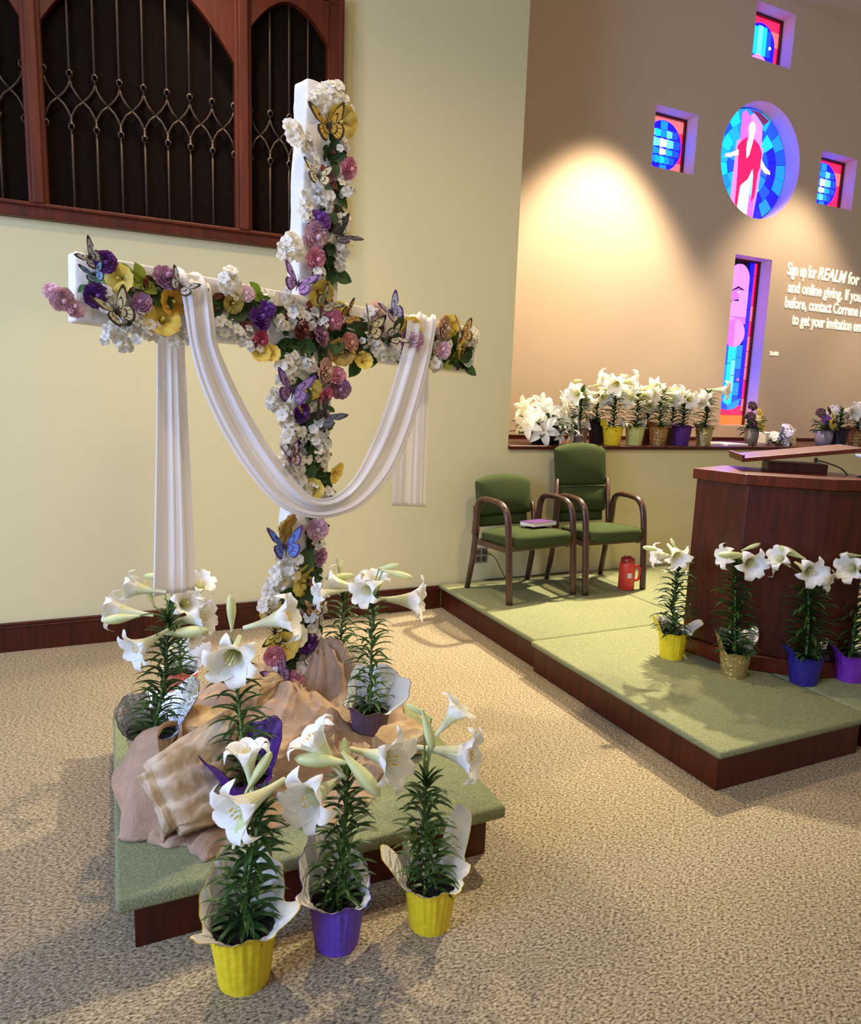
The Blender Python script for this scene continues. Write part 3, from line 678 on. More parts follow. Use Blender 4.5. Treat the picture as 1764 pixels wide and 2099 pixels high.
FLOWERS = [
('cluster', 'white', (0.852, 2.903, 2.741), 0.121, 0, 'white silk blossom cluster on the top half of the cross post, first from the top'),
('cluster', 'white', (0.773, 2.881, 2.694), 0.087, 0, 'white silk blossom cluster on the top half of the cross post, second from the top'),
('cluster', 'white', (0.906, 2.918, 2.72), 0.079, 0, 'white silk blossom cluster on the top half of the cross post, third from the top'),
('cluster', 'white', (0.697, 2.86, 2.555), 0.118, 0, 'white silk blossom cluster on the top half of the cross post, fourth from the top'),
('cluster', 'white', (0.747, 2.874, 2.523), 0.077, 0, 'white silk blossom cluster on the top half of the cross post, fifth from the top'),
('cluster', 'white', (0.764, 2.878, 2.455), 0.07, 0, 'white silk blossom cluster on the top half of the cross post, seventh from the top'),
('cluster', 'white', (0.797, 2.888, 2.353), 0.087, 0, 'white silk blossom cluster on the top half of the cross post, ninth from the top'),
('cluster', 'white', (0.735, 2.87, 2.318), 0.066, 0, 'white silk blossom cluster on the top half of the cross post, tenth from the top'),
('cluster', 'white', (0.74, 2.872, 2.267), 0.078, 0, 'white silk blossom cluster on the top half of the cross post, twelfth from the top'),
('cluster', 'white', (0.681, 2.855, 2.137), 0.117, 0, 'white silk blossom cluster on the top half of the cross post, fourteenth from the top'),
('cluster', 'white', (0.65, 2.847, 2.104), 0.085, 0, 'white silk blossom cluster on the top half of the cross post, sixteenth from the top'),
('cluster', 'white', (0.826, 2.896, 2.331), 0.088, 0, 'white silk blossom cluster on the top half of the cross post, eleventh from the top'),
('cluster', 'white', (0.908, 2.918, 2.271), 0.082, 0, 'white silk blossom cluster on the top half of the cross post, thirteenth from the top'),
('cluster', 'white', (0.914, 2.92, 2.176), 0.082, 0, 'white silk blossom cluster on the top half of the cross post, fifteenth from the top'),
('cluster', 'white', (0.89, 2.913, 2.114), 0.082, 0, 'white silk blossom cluster on the top half of the cross post, seventeenth from the top'),
('cluster', 'white', (0.924, 2.923, 2.408), 0.089, 0, 'white silk blossom cluster on the top half of the cross post, eighth from the top'),
('cluster', 'white', (0.895, 2.915, 2.561), 0.072, 0, 'white silk blossom cluster on the top half of the cross post, sixth from the top'),
('cluster', 'white', (0.8, 2.888, 2.052), 0.08, 0, 'white silk blossom cluster on the top half of the cross post, eighteenth from the top'),
('cluster', 'white', (0.425, 2.784, 1.967), 0.114, 0, 'white silk blossom cluster on the left arm of the cross, twelfth from the left'),
('cluster', 'white', (0.048, 2.68, 1.768), 0.095, 0, 'white silk blossom cluster on the left arm of the cross, third from the left'),
('cluster', 'white', (0.091, 2.692, 1.749), 0.075, 0, 'white silk blossom cluster on the left arm of the cross, fifth from the left'),
('cluster', 'white', (0.01, 2.669, 1.732), 0.074, 0, 'white silk blossom cluster on the left arm of the cross, second from the left'),
('cluster', 'white', (0.059, 2.683, 1.716), 0.075, 0, 'white silk blossom cluster on the left arm of the cross, fourth from the left'),
('cluster', 'white', (0.156, 2.71, 1.768), 0.084, 0, 'white silk blossom cluster on the left arm of the cross, eighth from the left'),
('cluster', 'white', (0.236, 2.732, 1.751), 0.085, 0, 'white silk blossom cluster on the left arm of the cross, ninth from the left'),
('cluster', 'white', (0.127, 2.702, 1.752), 0.062, 0, 'white silk blossom cluster on the left arm of the cross, seventh from the left'),
('cluster', 'white', (-0.002, 2.666, 1.855), 0.093, 0, 'white silk blossom cluster on the left arm of the cross, first from the left'),
('cluster', 'white', (0.404, 2.779, 1.805), 0.096, 0, 'white silk blossom cluster on the left arm of the cross, eleventh from the left'),
('cluster', 'white', (0.445, 2.79, 1.787), 0.09, 0, 'white silk blossom cluster on the left arm of the cross, thirteenth from the left'),
('cluster', 'white', (0.489, 2.802, 1.773), 0.083, 0, 'white silk blossom cluster on the left arm of the cross, fourteenth from the left'),
('cluster', 'white', (0.518, 2.81, 1.748), 0.069, 0, 'white silk blossom cluster on the left arm of the cross, fifteenth from the left'),
('cluster', 'white', (0.579, 2.827, 1.925), 0.085, 0, 'white silk blossom cluster on the left arm of the cross, sixteenth from the left'),
('cluster', 'white', (0.104, 2.695, 1.798), 0.069, 0, 'white silk blossom cluster on the left arm of the cross, sixth from the left'),
('cluster', 'white', (0.294, 2.748, 1.73), 0.065, 0, 'white silk blossom cluster on the left arm of the cross, tenth from the left'),
('cluster', 'white', (0.699, 2.86, 1.871), 0.099, 0, 'white silk blossom cluster where post and crossbeam meet, second from the top'),
('cluster', 'white', (0.762, 2.878, 1.864), 0.089, 0, 'white silk blossom cluster where post and crossbeam meet, third from the top'),
('cluster', 'white', (0.632, 2.842, 1.838), 0.078, 0, 'white silk blossom cluster on the left arm of the cross, seventeenth from the left'),
('cluster', 'white', (0.813, 2.892, 1.844), 0.073, 0, 'white silk blossom cluster where post and crossbeam meet, fourth from the top'),
('cluster', 'white', (0.665, 2.851, 1.936), 0.075, 0, 'white silk blossom cluster where post and crossbeam meet, first from the top'),
('cluster', 'white', (1.062, 2.961, 1.909), 0.107, 0, 'white silk blossom cluster on the right arm of the cross, second from the left'),
('cluster', 'white', (1.083, 2.967, 1.778), 0.1, 0, 'white silk blossom cluster on the right arm of the cross, third from the left'),
('cluster', 'white', (1.135, 2.981, 1.76), 0.097, 0, 'white silk blossom cluster on the right arm of the cross, fourth from the left'),
('cluster', 'white', (1.208, 3.002, 1.778), 0.103, 0, 'white silk blossom cluster on the right arm of the cross, fifth from the left'),
('cluster', 'white', (1.258, 3.015, 1.756), 0.081, 0, 'white silk blossom cluster on the right arm of the cross, sixth from the left'),
('cluster', 'white', (1.628, 3.118, 1.871), 0.106, 0, 'white silk blossom cluster on the right arm of the cross, ninth from the left'),
('cluster', 'white', (1.421, 3.061, 1.735), 0.103, 0, 'white silk blossom cluster on the right arm of the cross, seventh from the left'),
('cluster', 'white', (1.446, 3.068, 1.832), 0.094, 0, 'white silk blossom cluster on the right arm of the cross, eighth from the left'),
('cluster', 'white', (1.027, 2.951, 1.798), 0.077, 0, 'white silk blossom cluster on the right arm of the cross, first from the left'),
('cluster', 'white', (0.65, 2.847, 1.652), 0.111, 0, 'white blossom cluster on the cross post between crossbeam and cloth, third from the top'),
('cluster', 'white', (0.691, 2.858, 1.69), 0.096, 0, 'white blossom cluster on the cross post between crossbeam and cloth, second from the top'),
('cluster', 'white', (0.752, 2.875, 1.701), 0.097, 0, 'white blossom cluster on the cross post between crossbeam and cloth, first from the top'),
('cluster', 'white', (0.61, 2.836, 1.531), 0.091, 0, 'white blossom cluster on the cross post between crossbeam and cloth, fourth from the top'),
('cluster', 'white', (0.652, 2.847, 1.477), 0.1, 0, 'white blossom cluster on the cross post between crossbeam and cloth, fifth from the top'),
('cluster', 'white', (0.683, 2.856, 1.427), 0.097, 0, 'white blossom cluster on the cross post between crossbeam and cloth, sixth from the top'),
('cluster', 'white', (0.665, 2.851, 1.372), 0.105, 0, 'white blossom cluster on the cross post between crossbeam and cloth, ninth from the top'),
('cluster', 'white', (0.731, 2.869, 1.397), 0.074, 0, 'white blossom cluster on the cross post between crossbeam and cloth, eighth from the top'),
('cluster', 'white', (0.799, 2.888, 1.413), 0.108, 0, 'white blossom cluster on the cross post between crossbeam and cloth, seventh from the top'),
('cluster', 'white', (0.808, 2.891, 1.36), 0.092, 0, 'white blossom cluster on the cross post between crossbeam and cloth, tenth from the top'),
('cluster', 'white', (0.705, 2.862, 1.292), 0.115, 0, 'white blossom cluster on the cross post between crossbeam and cloth, twelfth from the top'),
('cluster', 'white', (0.629, 2.841, 1.262), 0.105, 0, 'white blossom cluster on the cross post between crossbeam and cloth, thirteenth from the top'),
('cluster', 'white', (0.687, 2.857, 1.24), 0.082, 0, 'white blossom cluster on the cross post between crossbeam and cloth, fourteenth from the top'),
('cluster', 'white', (0.813, 2.892, 1.303), 0.092, 0, 'white blossom cluster on the cross post between crossbeam and cloth, eleventh from the top'),
('cluster', 'white', (0.719, 2.866, 1.181), 0.103, 0, 'white blossom cluster on the cross post between crossbeam and cloth, fifteenth from the top'),
('cluster', 'white', (0.839, 2.899, 1.123), 0.107, 0, 'white blossom cluster on the cross post between crossbeam and cloth, seventeenth from the top'),
('cluster', 'white', (0.773, 2.881, 1.159), 0.076, 0, 'white blossom cluster on the cross post between crossbeam and cloth, sixteenth from the top'),
('cluster', 'white', (0.644, 2.845, 0.887), 0.095, 0, 'white silk blossom cluster on the cross post below the hanging cloth, second from the top'),
('cluster', 'white', (0.688, 2.857, 0.839), 0.105, 0, 'white silk blossom cluster on the cross post below the hanging cloth, third from the top'),
('cluster', 'white', (0.622, 2.839, 0.806), 0.103, 0, 'white silk blossom cluster on the cross post below the hanging cloth, fourth from the top'),
('cluster', 'white', (0.596, 2.832, 0.762), 0.099, 0, 'white silk blossom cluster on the cross post below the hanging cloth, fifth from the top'),
('cluster', 'white', (0.587, 2.829, 0.719), 0.091, 0, 'white silk blossom cluster on the cross post below the hanging cloth, sixth from the top'),
('cluster', 'white', (0.565, 2.823, 0.676), 0.099, 0, 'white silk blossom cluster on the cross post below the hanging cloth, eighth from the top'),
('cluster', 'white', (0.651, 2.847, 0.279), 0.12, 0, 'white silk blossom cluster on the cross post below the hanging cloth, fourteenth from the top'),
('cluster', 'white', (0.599, 2.833, 0.266), 0.093, 0, 'white silk blossom cluster on the cross post below the hanging cloth, fifteenth from the top'),
('cluster', 'white', (0.782, 2.883, 0.58), 0.108, 0, 'white silk blossom cluster on the cross post below the hanging cloth, ninth from the top'),
('cluster', 'white', (0.782, 2.883, 0.513), 0.109, 0, 'white silk blossom cluster on the cross post below the hanging cloth, tenth from the top'),
('cluster', 'white', (0.807, 2.89, 0.41), 0.11, 0, 'white silk blossom cluster on the cross post below the hanging cloth, eleventh from the top'),
('cluster', 'white', (0.743, 2.873, 0.373), 0.096, 0, 'white silk blossom cluster on the cross post below the hanging cloth, twelfth from the top'),
('cluster', 'white', (0.812, 2.892, 0.646), 0.087, 0, 'white silk blossom cluster on the cross post below the hanging cloth, seventh from the top'),
('cluster', 'white', (0.779, 2.883, 0.291), 0.097, 0, 'white silk blossom cluster on the cross post below the hanging cloth, thirteenth from the top'),
('cluster', 'white', (0.697, 2.86, 0.221), 0.095, 0, 'white silk blossom cluster on the cross post below the hanging cloth, sixteenth from the top'),
('cluster', 'white', (0.81, 2.891, 0.932), 0.073, 0, 'white silk blossom cluster on the cross post below the hanging cloth, first from the top'),
('ruffled', 'pink', (0.922, 2.914, 2.481), 0.089, 0, 'pink ruffled silk flower on the top half of the cross post, first from the top'),
('ruffled', 'purple', (0.789, 2.877, 2.247), 0.103, 0, 'purple ruffled silk flower on the top half of the cross post'),
('ruffled', 'pale pink', (0.774, 2.873, 2.194), 0.115, 0, 'pale pink ruffled silk flower on the top half of the cross post'),
('ruffled', 'pink', (0.775, 2.873, 2.104), 0.096, 0, 'pink ruffled silk flower on the top half of the cross post, second from the top'),
('ruffled', 'mauve', (0.113, 2.69, 1.852), 0.075, 0, 'mauve ruffled silk flower on the left arm of the cross, first from the left'),
('ruffled', 'red pink', (0.538, 2.808, 1.763), 0.081, 0, 'red pink ruffled silk flower on the left arm of the cross'),
('ruffled', 'mauve', (0.8, 2.88, 1.803), 0.094, 0, 'mauve ruffled silk flower where post and crossbeam meet'),
('ruffled', 'purple', (0.537, 2.807, 1.841), 0.099, 0, 'purple ruffled silk flower on the left arm of the cross, third from the left'),
('ruffled', 'purple', (0.567, 2.815, 1.879), 0.077, 0, 'purple ruffled silk flower on the left arm of the cross, fourth from the left'),
('ruffled', 'coral pink', (0.86, 2.897, 1.877), 0.091, 0, 'coral pink ruffled silk flower where post and crossbeam meet'),
('ruffled', 'orange pink', (0.939, 2.919, 1.784), 0.093, 0, 'orange pink ruffled silk flower on the right arm of the cross'),
('ruffled', 'mauve', (1.263, 3.008, 1.826), 0.117, 0, 'mauve ruffled silk flower on the right arm of the cross'),
('ruffled', 'peach', (1.439, 3.057, 1.894), 0.121, 0, 'peach ruffled silk flower on the right arm of the cross, second from the left'),
('ruffled', 'peach', (1.071, 2.955, 1.926), 0.095, 0, 'peach ruffled silk flower on the right arm of the cross, first from the left'),
('ruffled', 'peach', (0.817, 2.885, 1.661), 0.116, 0, 'peach ruffled silk flower on the cross post between crossbeam and dipping cloth'),
('ruffled', 'pink', (0.882, 2.903, 1.644), 0.084, 0, 'pink ruffled silk flower on the cross post between crossbeam and dipping cloth'),
('ruffled', 'mauve', (0.899, 2.907, 1.592), 0.093, 0, 'mauve ruffled silk flower on the cross post between crossbeam and dipping cloth'),
('ruffled', 'hot pink', (0.829, 2.888, 1.561), 0.075, 0, 'hot pink ruffled silk flower on the cross post between crossbeam and dipping cloth'),
('ruffled', 'purple', (0.717, 2.857, 1.486), 0.09, 0, 'purple ruffled silk flower on the cross post between crossbeam and dipping cloth'),
('ruffled', 'mauve', (0.808, 2.882, 0.865), 0.086, 0, 'mauve ruffled silk flower on the cross post below the hanging cloth'),
('ruffled', 'pale pink', (0.795, 2.879, 0.989), 0.098, 0, 'pale pink ruffled silk flower on the cross post below the hanging cloth'),
('ruffled', 'purple', (0.747, 2.865, 0.487), 0.104, 0, 'purple ruffled silk flower on the cross post below the hanging cloth'),
('ruffled', 'pink', (0.597, 2.824, 0.461), 0.092, 0, 'pink ruffled silk flower on the cross post below the hanging cloth, first from the top'),
('ruffled', 'pink', (0.683, 2.848, 0.33), 0.095, 0, 'pink ruffled silk flower on the cross post below the hanging cloth, second from the top'),
('ruffled', 'pale pink', (1.443, 3.058, 1.791), 0.089, 0, 'pale pink ruffled silk flower on the right arm of the cross'),
('ruffled', 'pale pink', (-0.131, 2.622, 1.839), 0.08, 0, 'pale pink ruffled silk flower on the left arm of the cross, second from the left'),
('ruffled', 'pale pink', (-0.097, 2.631, 1.809), 0.071, 0, 'pale pink ruffled silk flower on the left arm of the cross, third from the left'),
('ruffled', 'pale pink', (-0.155, 2.615, 1.857), 0.057, 0, 'pale pink ruffled silk flower on the left arm of the cross, first from the left'),
('ruffled', 'purple', (-0.031, 2.65, 1.862), 0.085, 0, 'purple ruffled silk flower on the left arm of the cross, first from the left'),
('ruffled', 'purple', (0.003, 2.659, 1.973), 0.076, 0, 'purple ruffled silk flower on the left arm of the cross, second from the left'),
('ruffled', 'mauve', (0.196, 2.713, 1.945), 0.097, 0, 'mauve ruffled silk flower on the left arm of the cross, second from the left'),
('ruffled', 'red brown', (0.714, 2.856, 1.822), 0.088, 0, 'red brown ruffled silk flower where post and crossbeam meet'),
('ruffled', 'red brown', (0.813, 2.884, 0.227), 0.089, 0, 'red brown ruffled silk flower on the cross post below the hanging cloth'),
('ruffled', 'white pink', (0.489, 2.794, 1.931), 0.064, 0, 'white pink ruffled silk flower on the left arm of the cross'),
('trumpet', 'gold', (0.889, 2.9, 2.647), 0.111, 0, 'gold silk trumpet flower on the top half of the cross post'),
('trumpet', 'yellow', (0.043, 2.665, 1.926), 0.083, 0, 'yellow silk trumpet flower on the left arm of the cross, first from the left'),
('trumpet', 'orange yellow', (0.221, 2.714, 1.871), 0.092, 0, 'orange yellow silk trumpet flower on the left arm of the cross'),
('trumpet', 'yellow', (0.183, 2.704, 1.806), 0.105, 0, 'yellow silk trumpet flower on the left arm of the cross, second from the left'),
('trumpet', 'yellow', (0.803, 2.876, 1.97), 0.097, 0, 'yellow silk trumpet flower where post and crossbeam meet, first from the top'),
('trumpet', 'yellow', (0.888, 2.899, 1.915), 0.062, 0, 'yellow silk trumpet flower where post and crossbeam meet, second from the top'),
('trumpet', 'golden brown', (0.902, 2.903, 1.743), 0.101, 0, 'golden brown silk trumpet flower where post and crossbeam meet'),
('trumpet', 'yellow', (1.011, 2.933, 1.717), 0.073, 0, 'yellow silk trumpet flower on the right arm of the cross, first from the left'),
('trumpet', 'yellow', (1.258, 3.002, 1.875), 0.09, 0, 'yellow silk trumpet flower on the right arm of the cross, second from the left'),
('trumpet', 'yellow', (1.48, 3.063, 1.907), 0.094, 0, 'yellow silk trumpet flower on the right arm of the cross, third from the left'),
('trumpet', 'yellow', (1.57, 3.088, 1.805), 0.106, 0, 'yellow silk trumpet flower on the right arm of the cross, fourth from the left'),
('trumpet', 'yellow', (0.76, 2.864, 1.583), 0.082, 0, 'yellow trumpet flower on the cross post between crossbeam and cloth, first from the top'),
('trumpet', 'yellow', (0.727, 2.855, 1.526), 0.082, 0, 'yellow trumpet flower on the cross post between crossbeam and cloth, second from the top'),
('trumpet', 'yellow', (0.885, 2.899, 1.229), 0.086, 0, 'yellow trumpet flower on the cross post between crossbeam and cloth, third from the top'),
('trumpet', 'yellow', (0.769, 2.866, 1.165), 0.084, 0, 'yellow trumpet flower on the cross post between crossbeam and cloth, fourth from the top'),
('trumpet', 'golden brown', (0.654, 2.834, 1.004), 0.12, 0, 'golden brown silk trumpet flower on the cross post below the hanging cloth'),
('trumpet', 'yellow', (0.73, 2.856, 0.772), 0.123, 0, 'yellow silk trumpet flower on the cross post below the hanging cloth, first from the top'),
('trumpet', 'yellow', (0.588, 2.816, 0.651), 0.091, 0, 'yellow silk trumpet flower on the cross post below the hanging cloth, second from the top'),
('trumpet', 'pale yellow', (0.688, 2.844, 0.534), 0.098, 0, 'pale yellow silk trumpet flower on the cross post below the hanging cloth'),
('trumpet', 'yellow', (0.632, 2.828, 0.498), 0.114, 0, 'yellow silk trumpet flower on the cross post below the hanging cloth, third from the top'),
('trumpet', 'yellow', (0.545, 2.804, 1.717), 0.066, 0, 'yellow silk trumpet flower on the left arm of the cross, third from the left'),
('trumpet', 'yellow', (0.589, 2.816, 1.717), 0.059, 0, 'yellow silk trumpet flower on the left arm of the cross, fourth from the left'),
('trumpet', 'brown yellow', (0.437, 2.774, 1.889), 0.067, 0, 'brown yellow silk trumpet flower on the left arm of the cross'),
('leaves', 'dark green', (0.854, 2.914, 2.507), 0.111, 0, 'dark green silk leaves on the top half of the cross post, first from the top'),
('leaves', 'dark green', (0.838, 2.909, 2.311), 0.12, 0, 'dark green silk leaves on the top half of the cross post, third from the top'),
('leaves', 'dark green', (0.858, 2.915, 2.178), 0.101, 0, 'dark green silk leaves on the top half of the cross post, fourth from the top'),
('leaves', 'dark green', (0.868, 2.918, 2.063), 0.094, 0, 'dark green silk leaves on the top half of the cross post, sixth from the top'),
('leaves', 'bright green', (0.032, 2.686, 1.963), 0.076, 0, 'bright green silk leaves on the left arm of the cross, first from the left'),
('leaves', 'mint green', (-0.049, 2.663, 1.889), 0.065, 0, 'mint green silk leaves on the left arm of the cross'),
('leaves', 'lime green', (0.116, 2.709, 1.927), 0.085, 0, 'lime green silk leaves on the left arm of the cross'),
('leaves', 'dark green', (0.398, 2.787, 1.905), 0.103, 0, 'dark green silk leaves on the left arm of the cross, fourth from the left'),
('leaves', 'bright green', (0.547, 2.829, 1.939), 0.076, 0, 'bright green silk leaves on the left arm of the cross, second from the left'),
('leaves', 'dark green', (0.626, 2.85, 1.759), 0.098, 0, 'dark green silk leaves on the left arm of the cross, seventh from the left'),
('leaves', 'dark green', (0.772, 2.891, 1.754), 0.089, 0, 'dark green silk leaves where post and crossbeam meet, third from the top'),
('leaves', 'dark green', (0.886, 2.923, 1.808), 0.116, 0, 'dark green silk leaves where post and crossbeam meet, first from the top'),
('leaves', 'dark green', (0.995, 2.953, 1.722), 0.12, 0, 'dark green silk leaves on the right arm of the cross, first from the left'),
('leaves', 'dark green', (1.171, 3.002, 1.853), 0.11, 0, 'dark green silk leaves on the right arm of the cross, third from the left'),
('leaves', 'dark green', (1.64, 3.132, 1.766), 0.122, 0, 'dark green silk leaves on the right arm of the cross, seventh from the left'),
('leaves', 'dark green', (1.601, 3.121, 1.728), 0.097, 0, 'dark green silk leaves on the right arm of the cross, sixth from the left'),
('leaves', 'lime green', (1.516, 3.097, 1.737), 0.086, 0, 'lime green silk leaves on the right arm of the cross'),
('leaves', 'dark green', (0.796, 2.898, 1.596), 0.115, 0, 'dark green leaves on the cross post between crossbeam and cloth, second from the top'),
('leaves', 'dark green', (0.74, 2.882, 1.441), 0.115, 0, 'dark green leaves on the cross post between crossbeam and cloth, third from the top'),
('leaves', 'dark green', (0.77, 2.89, 1.366), 0.116, 0, 'dark green leaves on the cross post between crossbeam and cloth, fourth from the top'),
('leaves', 'dark green', (0.776, 2.892, 1.241), 0.125, 0, 'dark green leaves on the cross post between crossbeam and cloth, sixth from the top'),
('leaves', 'dark green', (0.811, 2.902, 1.198), 0.093, 0, 'dark green leaves on the cross post between crossbeam and cloth, seventh from the top'),
('leaves', 'dark green', (0.759, 2.887, 0.903), 0.127, 0, 'dark green silk leaves on the cross post below the hanging cloth, second from the top'),
('leaves', 'dark green', (0.777, 2.892, 0.998), 0.093, 0, 'dark green silk leaves on the cross post below the hanging cloth, first from the top'),
('leaves', 'dark green', (0.705, 2.872, 0.701), 0.118, 0, 'dark green silk leaves on the cross post below the hanging cloth, fourth from the top'),
('leaves', 'dark green', (0.706, 2.873, 0.418), 0.12, 0, 'dark green silk leaves on the cross post below the hanging cloth, seventh from the top'),
('leaves', 'dark green', (0.664, 2.861, 0.69), 0.084, 0, 'dark green silk leaves on the cross post below the hanging cloth, fifth from the top'),
('leaves', 'dark green', (0.147, 2.718, 1.894), 0.103, 0, 'dark green silk leaves on the left arm of the cross, second from the left'),
('leaves', 'dark green', (0.298, 2.76, 1.879), 0.09, 0, 'dark green silk leaves on the left arm of the cross, third from the left'),
('leaves', 'dark green', (0.482, 2.811, 1.864), 0.113, 0, 'dark green silk leaves on the left arm of the cross, fifth from the left'),
('leaves', 'dark green', (0.601, 2.844, 1.858), 0.097, 0, 'dark green silk leaves on the left arm of the cross, sixth from the left'),
('leaves', 'dark green', (0.706, 2.873, 1.773), 0.1, 0, 'dark green silk leaves where post and crossbeam meet, second from the top'),
('leaves', 'dark green', (1.03, 2.963, 1.82), 0.129, 0, 'dark green silk leaves on the right arm of the cross, second from the left'),
('leaves', 'dark green', (1.323, 3.044, 1.779), 0.114, 0, 'dark green silk leaves on the right arm of the cross, fourth from the left'),
('leaves', 'dark green', (0.815, 2.903, 2.017), 0.089, 0, 'dark green silk leaves on the top half of the cross post, seventh from the top'),
('leaves', 'dark green', (0.813, 2.903, 2.132), 0.1, 0, 'dark green silk leaves on the top half of the cross post, fifth from the top'),
('leaves', 'dark green', (0.878, 2.92, 2.372), 0.088, 0, 'dark green silk leaves on the top half of the cross post, second from the top'),
('leaves', 'dark green', (0.05, 2.691, 1.818), 0.074, 0, 'dark green silk leaves on the left arm of the cross, first from the left'),
('leaves', 'dark green', (0.664, 2.861, 0.361), 0.094, 0, 'dark green silk leaves on the cross post below the hanging cloth, eighth from the top'),
('leaves', 'dark green', (0.687, 2.867, 0.555), 0.106, 0, 'dark green silk leaves on the cross post below the hanging cloth, sixth from the top'),
('leaves', 'dark green', (0.779, 2.893, 0.781), 0.086, 0, 'dark green silk leaves on the cross post below the hanging cloth, third from the top'),
('leaves', 'dark green', (0.741, 2.882, 1.294), 0.103, 0, 'dark green leaves on the cross post between crossbeam and cloth, fifth from the top'),
('leaves', 'dark green', (0.729, 2.879, 1.597), 0.101, 0, 'dark green leaves on the cross post between crossbeam and cloth, first from the top'),
('leaves', 'dark green', (1.497, 3.092, 1.814), 0.109, 0, 'dark green silk leaves on the right arm of the cross, fifth from the left'),
('butterfly', 'gold', (0.818, 2.849, 2.603), 0.196, 15, 'gold feather butterfly on the top half of the cross post'),
('butterfly', 'cream', (0.777, 2.837, 2.407), 0.145, -5, 'cream feather butterfly on the top half of the cross post'),
('butterfly', 'black', (0.885, 2.867, 2.207), 0.151, -60, 'black feather butterfly on the top half of the cross post'),
('butterfly', 'purple', (0.691, 2.814, 1.989), 0.166, -20, 'purple feather butterfly on the top half of the cross post'),
('butterfly', 'grey and white', (-0.044, 2.61, 1.974), 0.114, 50, 'grey and white feather butterfly on the left arm of the cross'),
('butterfly', 'blue', (-0.032, 2.613, 1.924), 0.092, 20, 'blue feather butterfly on the left arm of the cross'),
('butterfly', 'cream', (0.031, 2.631, 1.81), 0.174, 25, 'cream feather butterfly on the left arm of the cross'),
('butterfly', 'black and white', (0.243, 2.689, 1.923), 0.124, -35, 'black and white feather butterfly on the left arm of the cross'),
('butterfly', 'dark cream', (0.816, 2.848, 1.933), 0.13, -50, 'dark cream feather butterfly where post and crossbeam meet'),
('butterfly', 'orange and black', (0.917, 2.876, 1.896), 0.125, -60, 'orange and black feather butterfly on the right arm of the cross'),
('butterfly', 'cream', (1.023, 2.906, 1.852), 0.18, -15, 'cream feather butterfly on the right arm of the cross'),
('butterfly', 'purple and grey', (1.131, 2.936, 1.929), 0.162, 35, 'purple and grey feather butterfly on the right arm of the cross'),
('butterfly', 'orange', (1.538, 3.049, 1.878), 0.167, 0, 'orange feather butterfly on the right arm of the cross'),
('butterfly', 'cream and black', (1.155, 2.942, 1.827), 0.124, -70, 'cream and black feather butterfly on the right arm of the cross'),
('butterfly', 'dark purple', (0.671, 2.808, 1.575), 0.185, -10, 'dark purple feather butterfly on the cross post between crossbeam and dipping cloth'),
('butterfly', 'black', (0.821, 2.85, 1.476), 0.155, -40, 'black feather butterfly on the cross post between crossbeam and dipping cloth'),
('butterfly', 'pink', (0.654, 2.803, 1.301), 0.142, 10, 'pink feather butterfly on the cross post between crossbeam and dipping cloth'),
('butterfly', 'blue and purple', (0.635, 2.798, 0.939), 0.19, 0, 'blue and purple feather butterfly on the cross post below the hanging cloth'),
('butterfly', 'orange', (0.768, 2.835, 0.655), 0.125, 0, 'orange feather butterfly on the cross post below the hanging cloth'),
('butterfly', 'yellow and black', (0.59, 2.785, 0.582), 0.158, 70, 'yellow and black feather butterfly on the cross post below the hanging cloth'),
('butterfly', 'purple', (0.6, 2.788, 0.387), 0.177, 20, 'purple feather butterfly on the cross post below the hanging cloth'),
('butterfly', 'brown', (0.697, 2.815, 1.336), 0.102, 20, 'brown feather butterfly on the cross post between crossbeam and dipping cloth'),
]
DRAPE = [
((0.126, 2.828, 0.764), (0.289, 2.873, 0.762)),
((0.137, 2.831, 1.0), (0.288, 2.873, 0.984)),
((0.15, 2.835, 1.282), (0.28, 2.871, 1.278)),
((0.161, 2.838, 1.557), (0.273, 2.869, 1.561)),
((0.17, 2.851, 1.755), (0.273, 2.879, 1.764)),
((0.186, 2.865, 1.916), (0.31, 2.9, 1.913)),
((0.194, 2.863, 1.99), (0.324, 2.899, 1.987)),
((0.212, 2.8, 1.996), (0.347, 2.838, 1.981)),
((0.227, 2.721, 1.966), (0.354, 2.756, 1.932)),
((0.247, 2.706, 1.902), (0.359, 2.737, 1.864)),
((0.258, 2.699, 1.818), (0.364, 2.728, 1.803)),
((0.273, 2.708, 1.718), (0.376, 2.737, 1.725)),
((0.309, 2.723, 1.58), (0.438, 2.759, 1.585)),
((0.384, 2.739, 1.41), (0.519, 2.776, 1.438)),
((0.489, 2.752, 1.24), (0.617, 2.788, 1.293)),
((0.607, 2.77, 1.112), (0.714, 2.799, 1.175)),
((0.753, 2.805, 1.052), (0.787, 2.814, 1.132)),
((0.896, 2.855, 1.053), (0.876, 2.849, 1.142)),
((1.022, 2.9, 1.096), (0.97, 2.886, 1.218)),
((1.154, 2.947, 1.209), (1.059, 2.921, 1.365)),
((1.246, 2.978, 1.374), (1.122, 2.943, 1.506)),
((1.31, 2.996, 1.554), (1.175, 2.958, 1.659)),
((1.359, 3.009, 1.735), (1.219, 2.97, 1.801)),
((1.393, 3.024, 1.893), (1.234, 2.98, 1.882)),
((1.402, 3.047, 1.935), (1.248, 3.004, 1.932)),
((1.442, 3.141, 1.956), (1.298, 3.101, 1.954)),
((1.467, 3.215, 1.937), (1.319, 3.175, 1.933)),
((1.461, 3.219, 1.843), (1.314, 3.178, 1.831)),
((1.448, 3.205, 1.735), (1.278, 3.158, 1.724)),
((1.447, 3.194, 1.484), (1.253, 3.141, 1.481)),
((1.445, 3.194, 1.24), (1.242, 3.138, 1.246)),
((1.447, 3.195, 1.015), (1.237, 3.136, 1.04)),
]
